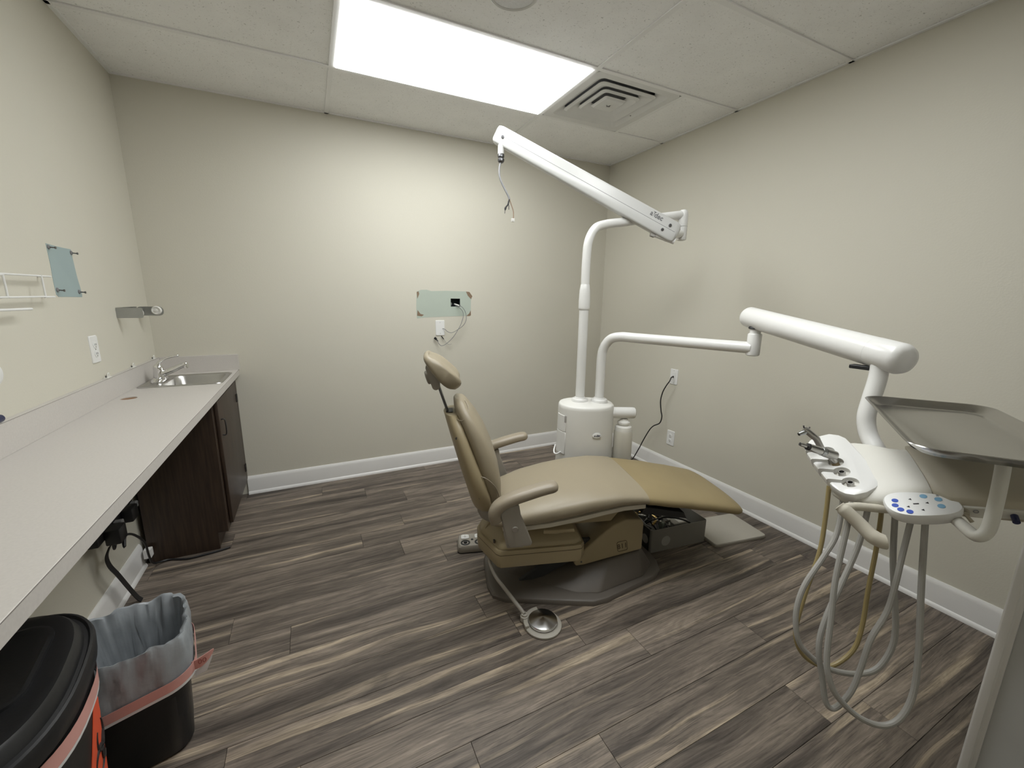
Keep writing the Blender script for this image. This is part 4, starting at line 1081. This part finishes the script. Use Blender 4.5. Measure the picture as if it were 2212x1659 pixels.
lfr = frame(U(PC[0]-.022, PC[1]-.046, PN+.0014), -e2 + e1*.15, -e1)
text('pad_lettering', 'a-dec', .013, 'gcable', tp, lfr, .0004)
# brake handle
mk('brake_handle', 'cream', da, lambda b: tube(b, smooth_path([(2.052, .508, .842), (2.056, .492, .832), (2.064, .465, .812), (2.066, .436, .793), (2.074, .418, .787), (2.078, .413, .787)], 5), [.013]*3+[.0165]*12+[.018]*8+[.0185, .018, .016], 18, sx=.85), smooth=60)
mk('handle_stem', 'cream', da, lambda b: tube(b, smooth_path([(2.062, .500, .838), (2.09, .487, .842), (2.14, .45, .842), (2.17, .43, .845)], 4), .0105, 12))
# near connector panel with knobs
p0, p1 = U(.1525, -.174, -.001), U(.1885, -.33, -.001)
bpf = frame(p0, p1-p0, en)
zs = 1 if (bpf.to_3x3() @ V(0, 0, 1)).dot(e1) > 0 else -1
mk('connector_panel', 'headbody', da, lambda b: prism(b, [(.004, -.015), (.15, -.015), (.15, .013), (.004, .013)], lambda x, y: bpf @ V(x, y, -zs*.003), lambda x, y: bpf @ V(x, y, zs*.0035)), .001, 1)
for (x, y, r, ln, m) in ((.016, .003, .007, .016, 'headside'), (.052, .006, .0038, .005, 'ink'), (.088, -.001, .006, .022, 'navy'), (.108, -.001, .006, .018, 'bracket')):
    mk('knob' if ln > .01 else 'port', m, da, lambda b: (cyl(b, bpf @ V(x, y, 0), bpf @ V(x, y, zs*ln), r, 16)))
mk('toggle', 'headside', da, lambda b: tube(b, [bpf @ V(.016, .002, zs*.014), bpf @ V(.025, -.012, zs*.022)], [.003, .004], 10))
mk('pull_ring', 'gcable', da, lambda b: tube(b, [bpf @ V(.033 + .004*math.cos(k*PI/6), .005 + .004*math.sin(k*PI/6), zs*.006) for k in range(13)], .0009, 6))
# hoses under the head
Hs = {'yhose': [[(2.136, .576, .850), (2.123, .565, .759), (2.098, .553, .666), (2.048, .547, .547), (2.015, .537, .45), (2.027, .516, .393), (2.065, .488, .364), (2.102, .469, .37), (2.147, .454, .413), (2.171, .455, .479), (2.192, .466, .577), (2.218, .477, .693), (2.238, .49, .791), (2.238, .50, .84)]],
      'hose': [[(2.150, .545, .845), (2.114, .528, .739), (2.068, .529, .675), (2.011, .534, .603), (1.981, .528, .536), (1.974, .51, .47), (1.991, .488, .434), (2.03, .456, .402), (2.083, .422, .393), (2.13, .397, .408), (2.162, .387, .457), (2.175, .39, .521), (2.175, .411, .632), (2.172, .425, .714), (2.178, .442, .832)],
               [(2.154, .488, .835), (2.12, .479, .733), (2.067, .477, .634), (2.018, .476, .548), (1.99, .468, .476), (1.988, .446, .396), (1.987, .43, .344), (1.997, .417, .33), (2.016, .408, .348), (2.039, .401, .388), (2.059, .401, .446), (2.082, .402, .52), (2.119, .396, .589), (2.138, .398, .658), (2.155, .403, .733), (2.178, .409, .838)],
               [(2.085, .497, .85), (2.058, .486, .785), (2.018, .472, .663), (1.995, .456, .569), (1.973, .44, .475), (1.969, .425, .428), (1.979, .406, .388), (2.015, .373, .345), (2.061, .342, .327), (2.098, .323, .35), (2.128, .319, .415), (2.143, .332, .524), (2.155, .357, .677), (2.17, .383, .85)]]}
for m, lst in Hs.items():
    for pts in lst: mk('hose', m, da, lambda b: tube(b, smooth_path(pts, 6), .0058 if m == 'yhose' else .0068, 10))
# tray support arm (U-shaped tube below the head)
mk('tray_arm', 'headbody', da, lambda b: tube(b, smooth_path([(2.21, .41, .850), (2.199, .394, .854), (2.181, .361, .866), (2.141, .325, .877), (2.095, .293, .881), (2.078, .273, .882), (2.087, .264, .900), (2.104, .267, .946), (2.119, .272, .997), (2.129, .277, 1.035), (2.138, .285, 1.062)], 6), .0118, 16), smooth=60)
mk('tray_plate', 'blackrubber', da, lambda b: loft(b, [[V(2.165+x*math.cos(R(32))-y*math.sin(R(32)), .395+x*math.sin(R(32))+y*math.cos(R(32)), z) for x, y in rr(.40, .16, .03, 4)] for z in (1.060, 1.068)]), smooth=30)

# ------------------------------------------------------------ handpieces resting in the holder
t = thing('dental_handpiece', 'metal instrument with a knurled cross barrel in the second holder slot', 'handpiece', (0, 0, 0))
mk('coupler', 'tan', t, lambda b: cyl(b, (2.206, .590, .878), (2.195, .600, .902), .0095, 14))
mk('stem', 'steel', t, lambda b: cyl(b, (2.195, .600, .902), (2.184, .611, .926), .009, 16))
ba, bb = V(2.201, .602, .919), V(2.132, .640, .944)
dd = (bb-ba).normalized()
L_ = (bb-ba).length
mk('barrel', 'steel', t, lambda b: tube(b, [ba, ba+dd*.003, ba+dd*L_*.42, ba+dd*L_*.42], [.010, .0135, .0135, .0125], 20), smooth=30)
mk('knurl', 'galv', t, lambda b: tube(b, [ba+dd*L_*.42, ba+dd*L_*.55], .0128, 14), smooth=20)
mk('nose', 'steel', t, lambda b: tube(b, [ba+dd*L_*.55, bb], [.0115, .0105], 18), smooth=30)
mk('seal_ring', 'ink', t, lambda b: tube(b, [bb, bb+dd*.006], .0102, 16))
mk('tip', 'steel', t, lambda b: tube(b, [bb+dd*.006, bb+dd*.008, bb+dd*.028], [.0055, .0062, .0058], 14), smooth=30)
mk('bore', 'ink', t, lambda b: tube(b, [bb+dd*.0281, bb+dd*.0287], .0048, 12))
t = thing('dental_handpiece', 'slender metal instrument tilted in the first holder slot', 'handpiece', (0, 0, 0))
mk('stem', 'steel', t, lambda b: tube(b, [(2.222, .640, .905), (2.206, .662, .952), (2.180, .682, .978), (2.176, .685, .982)], [.0085, .0095, .0095, .006], 16), smooth=40)
mk('nozzle', 'galv', t, lambda b: tube(b, [(2.184, .679, .974), (2.170, .684, .968), (2.160, .688, .964)], [.0075, .0068, .0055], 12), smooth=40)
mk('bore', 'ink', t, lambda b: tube(b, [(2.1602, .688, .9642), (2.1594, .6884, .9638)], .0042, 10))
mk('valve_pin', 'darkmetal', t, lambda b: (cyl(b, (2.178, .684, .980), (2.174, .686, .990), .0022, 8), cyl(b, (2.186, .678, .976), (2.189, .676, .987), .002, 8)))

# ------------------------------------------------------------ instrument tray
tz = 1.073
ta = V(-.8455, -.5339, 0)              # left edge, towards the camera
tb_ = V(.6192, -.7852, 0)
tb_ = tb_.normalized()
tr = thing('instrument_tray', 'rectangular stainless steel instrument tray beside the delivery head', 'tray', (0, 0, 0))
c00 = V(2.303, .612, tz)
TL, TWd = .520, .270
def tpt(a, c, z): return c00 + ta*a + tb_*c + V(0, 0, z)
def tray(b):
    def ring(ins, r, z): return [tpt(TL/2 + x, TWd/2 + y, z) for x, y in rr(TL-2*ins, TWd-2*ins, r, 7)]
    loft(b, [ring(.026, .034, -.003), ring(.004, .048, .0135), ring(0, .05, .0165), ring(.001, .05, .0180), ring(.005, .047, .0172), ring(.024, .036, .0015), ring(.034, .030, -.0010)])
mk('tray_pan', 'traysteel', tr, tray, smooth=45)

# ============================================================ TRASH BINS
def bin_ring(w, d_, r, z, n=7): return [V(x, y, z) for x, y in rr(w, d_, r, n)]
t = thing('waste_basket', 'black waste basket lined with a grey bag under the counter', 'waste basket', (.315, 1.397, 0), R(13))
mk('bucket', 'black', t, lambda b: loft(b, [bin_ring(.205, .190, .05, .0), bin_ring(.220, .205, .055, .012), bin_ring(.260, .245, .065, .375), bin_ring(.266, .250, .066, .385), bin_ring(.2625, .2465, .064, .385), bin_ring(.2165, .2015, .05, .012)]), smooth=40)
def resample(pts, n):
    L_ = [0.0]
    q = pts + [pts[0]]
    for a, c in zip(q[:-1], q[1:]): L_.append(L_[-1] + math.hypot(c[0]-a[0], c[1]-a[1]))
    out, j = [], 0
    for k in range(n):
        d_ = L_[-1]*k/n
        while L_[j+1] < d_: j += 1
        f_ = (d_-L_[j])/max(1e-9, L_[j+1]-L_[j])
        out.append((q[j][0]+(q[j+1][0]-q[j][0])*f_, q[j][1]+(q[j+1][1]-q[j][1])*f_))
    return out
def liner(b):
    rnd = random.Random(11)
    prof = [(.275, .258, .255, .2), (.275, .259, .300, 1), (.275, .259, .345, 1.3), (.276, .260, .388, 1.2), (.270, .254, .398, 1), (.256, .240, .394, 1), (.242, .226, .33, 1.8), (.225, .210, .24, 2), (.205, .19, .14, 1.8), (.175, .16, .06, 1.2), (.08, .07, .03, 1)]
    rings = []
    ph = [rnd.uniform(0, 6.28) for _ in range(8)]
    for (w, d_, z, am) in prof:
        pts = resample(rr(w, d_, min(.066, w*.38), 10), 144)
        ring = []
        for i, (x, y) in enumerate(pts):
            a = i/len(pts)*2*PI
            k = am*.0016*(math.sin(13*a+ph[0]+z*20)+math.sin(23*a+ph[1]-z*35)+.8*math.sin(41*a+ph[2]+z*50)+.6*math.sin(29*a+ph[5]-z*90))
            kz = am*.0045*(math.sin(9*a+ph[3]) + .6*math.sin(17*a+ph[4]))
            l_ = math.hypot(x, y)
            ring.append(V(x*(1+k/l_), y*(1+k/l_), z + kz*(1 if z > .3 else 0)))
        rings.append(ring)
    loft(b, rings, False, True)
lin = mk('bag_liner', 'bag', t, liner, smooth=60, label='crumpled grey plastic bag liner')
def band(b, w, d_, z0, z1, dz):
    p = rr(w, d_, .07, 10)
    def zz(x, y): return dz*(x/.17)
    loft(b, [[V(x, y, z0+zz(x, y)) for x, y in p], [V(x, y, z1+zz(x, y)) for x, y in p], [V(x*.995, y*.995, z1+zz(x, y)) for x, y in p], [V(x*.995, y*.995, z0+zz(x, y)) for x, y in p], [V(x, y, z0+zz(x, y)) for x, y in p]], False, False)
mk('drawstring', 'pink', t, lambda b: band(b, .288, .272, .240, .270, .018), smooth=50, label='pink drawstring strip around the bag hem')
mk('hem', 'whitefilm', t, lambda b: band(b, .2875, .2715, .231, .241, .018), smooth=50)
def tab(b):
    p = smooth_path([(.128, -.09, .266), (.150, -.098, .273), (.172, -.098, .284), (.188, -.092, .294)], 4)
    hw_ = [.014, .014, .015, .015, .016, .016, .015, .014, .012, .010, .008, .005, .002]
    loft(b, [[q + V(0, -.001, h), q + V(0, .001, h), q + V(0, .001, -h), q + V(0, -.001, -h)] for q, h in zip(p, hw_)])
tb2 = mk('drawstring_tab', 'pink', t, tab, smooth=50)
mk('tab_hem', 'whitefilm', t, lambda b: loft(b, [[V(.136, -.095, .248), V(.136, -.093, .248), V(.136, -.093, .231), V(.136, -.095, .231)], [V(.165, -.099, .264), V(.165, -.097, .264), V(.165, -.097, .238), V(.165, -.099, .238)], [V(.182, -.096, .281), V(.182, -.094, .281), V(.182, -.094, .274), V(.182, -.096, .274)]]), smooth=50)
for dx in (.152, .163):
    mk('tab_print', 'redink', tb2, lambda b: tube(b, [(dx + .004*math.cos(k*PI/5), -.1000, .278 + .007*math.sin(k*PI/5)) for k in range(11)], .0008, 5))

t = thing('lidded_bin', 'black lidded bin with an orange biohazard sticker in the corner', 'bin', (.208, 1.020, 0), R(9))
def oval(k, z, m=1.0): return [V(x, y, z) for x, y in sellipse(.176*k, .255*k*m, 2.6, 56)]
mk('bucket', 'black', t, lambda b: loft(b, [oval(.74, .0, .95), oval(.78, .012, .95), oval(.94, .555, .96)]), smooth=40)
mk_lid = [(.97, .540), (.99, .544), (1.0, .572), (.98, .583), (.955, .585), (.935, .580), (.90, .582), (.86, .603), (.835, .609), (.77, .610), (.745, .608)]
ld_ = mk('lid', 'black', t, lambda b: loft(b, [oval(k, z) for k, z in mk_lid]), smooth=40)
mk('lid_recess', 'black', ld_, lambda b: loft(b, [[V(.01+x, .03+y, z) for x, y in rr(w, h, .06, 6)] for w, h, z in ((.195, .26, .608), (.195, .26, .614), (.180, .245, .6155), (.165, .23, .610))]), smooth=40)
def wrap(b, k0, k1, z0, z1):
    loft(b, [[V(p.x, p.y, z0 - .10*p.y) for p in oval(k0, 0, .96)], [V(p.x, p.y, z1 - .10*p.y) for p in oval(k1, 0, .96)]], False, False)
mk('drawstring', 'pink', t, lambda b: wrap(b, .948, .955, .476, .512), smooth=50, label='pink drawstring strip below the lid')
mk('hem', 'whitefilm', t, lambda b: wrap(b, .945, .948, .468, .4758), smooth=50)
def binwrap(y, z, off):  # point on the bin's right side at local y and height z
    k = .78 + (.94-.78)*(z-.012)/.543
    a, c = .176*k, .255*k*.955
    return V(a*(1-min(.98, abs(y)/c)**2.6)**(1/2.6) + off, y, z)
def sticker(b):
    rows = [(.47, .035, .055), (.43, .01, .085), (.38, -.02, .12), (.32, -.055, .15), (.26, -.09, .15), (.20, -.055, .12), (.15, -.02, .09)]
    rings = []
    for z, y0, y1 in rows:
        ys_ = [y0 + (y1-y0)*i/8 for i in range(9)]
        rings.append([binwrap(y, z, .0016) for y in ys_] + [binwrap(y, z, .0004) for y in reversed(ys_)])
    loft(b, rings)
st_ = mk('sticker', 'orange', t, sticker, smooth=30, label='orange-red biohazard sticker')
for k in range(3):
    a0 = R(90 + 120*k)
    c = (.045 + .03*math.cos(a0), .335 + .03*math.sin(a0))
    mk('biohazard_mark', 'ink', st_, lambda b: tube(b, [binwrap(c[0] + .032*math.cos(a0+R(40)+i*R(280)/16), c[1] + .032*math.sin(a0+R(40)+i*R(280)/16), .0022) for i in range(17)], [.0012+.003*math.sin(PI*i/16) for i in range(17)], 5))

# ============================================================ UNDER-COUNTER CABLES
t = thing('power_strip', 'black power strip with adapters fixed to the wall under the counter', 'power strip', (0, 0, 0))
mk('strip_body', 'black', t, lambda b: box(b, .004, .055, 1.98, 2.34, .385, .43), .004, 2)
mk('adapter', 'black', t, lambda b: box(b, .055, .105, 2.03, 2.10, .36, .425), .006, 2)
mk('adapter', 'black', t, lambda b: box(b, .055, .095, 2.20, 2.27, .37, .43), .006, 2)
mk('plug', 'gcable', t, lambda b: box(b, .055, .085, 2.12, 2.145, .392, .42), .003, 1)
mk('plug', 'gcable', t, lambda b: box(b, .055, .08, 2.30, 2.325, .392, .42), .003, 1)
tag(mk('extension_cord', 'blackrubber', None, lambda b: tube(b, smooth_path([(.085, 2.10, .365), (.10, 2.06, .33), (.095, 2.10, .36), (.10, 2.16, .33), (.10, 2.25, .24), (.07, 2.36, .11), (.06, 2.43, .03), (.106, 2.475, .007), (.188, 2.447, .006), (.255, 2.451, .006), (.323, 2.461, .006), (.372, 2.474, .007)], 6), .005, 8)),
    'black cord arching from the power strip to the cabinet base', 'cord')
tag(mk('extension_cord', 'blackrubber', None, lambda b: tube(b, smooth_path([(.06, 2.26, .385), (.045, 2.22, .345), (.04, 2.16, .31), (.045, 2.12, .30), (.055, 2.09, .345)], 6), .0045, 8)),
    'short looped black cord beneath the power strip', 'cord')
def strap(b):
    p = smooth_path([(.05, 2.075, .34), (.045, 2.045, .312), (.045, 2.052, .265), (.05, 2.09, .195), (.058, 2.135, .10), (.07, 2.16, .03), (.08, 2.17, .004)], 6)
    loft(b, [[q + V(0, -.014, 0), q + V(.003, -.014, 0), q + V(.003, .014, 0), q + V(0, .014, 0)] for q in p])
tag(mk('strap', 'blackrubber', None, strap, smooth=60), 'flat black strap hanging from the power strip to the floor', 'strap')
tag(mk('cable_raceway', 'trim', None, lambda b: (lambda o, i: loft(b, [[V(x, 2.435, z) for x, z in o], [V(x, 2.468, z) for x, z in o], [V(x, 2.468, z) for x, z in i], [V(x, 2.437, z) for x, z in i]], True, True))(rr(.030, .045, .003, 2, .0385, .080), rr(.024, .039, .002, 2, .0385, .080)), smooth=20),
    'short piece of white cable raceway beside the cabinet', 'raceway')
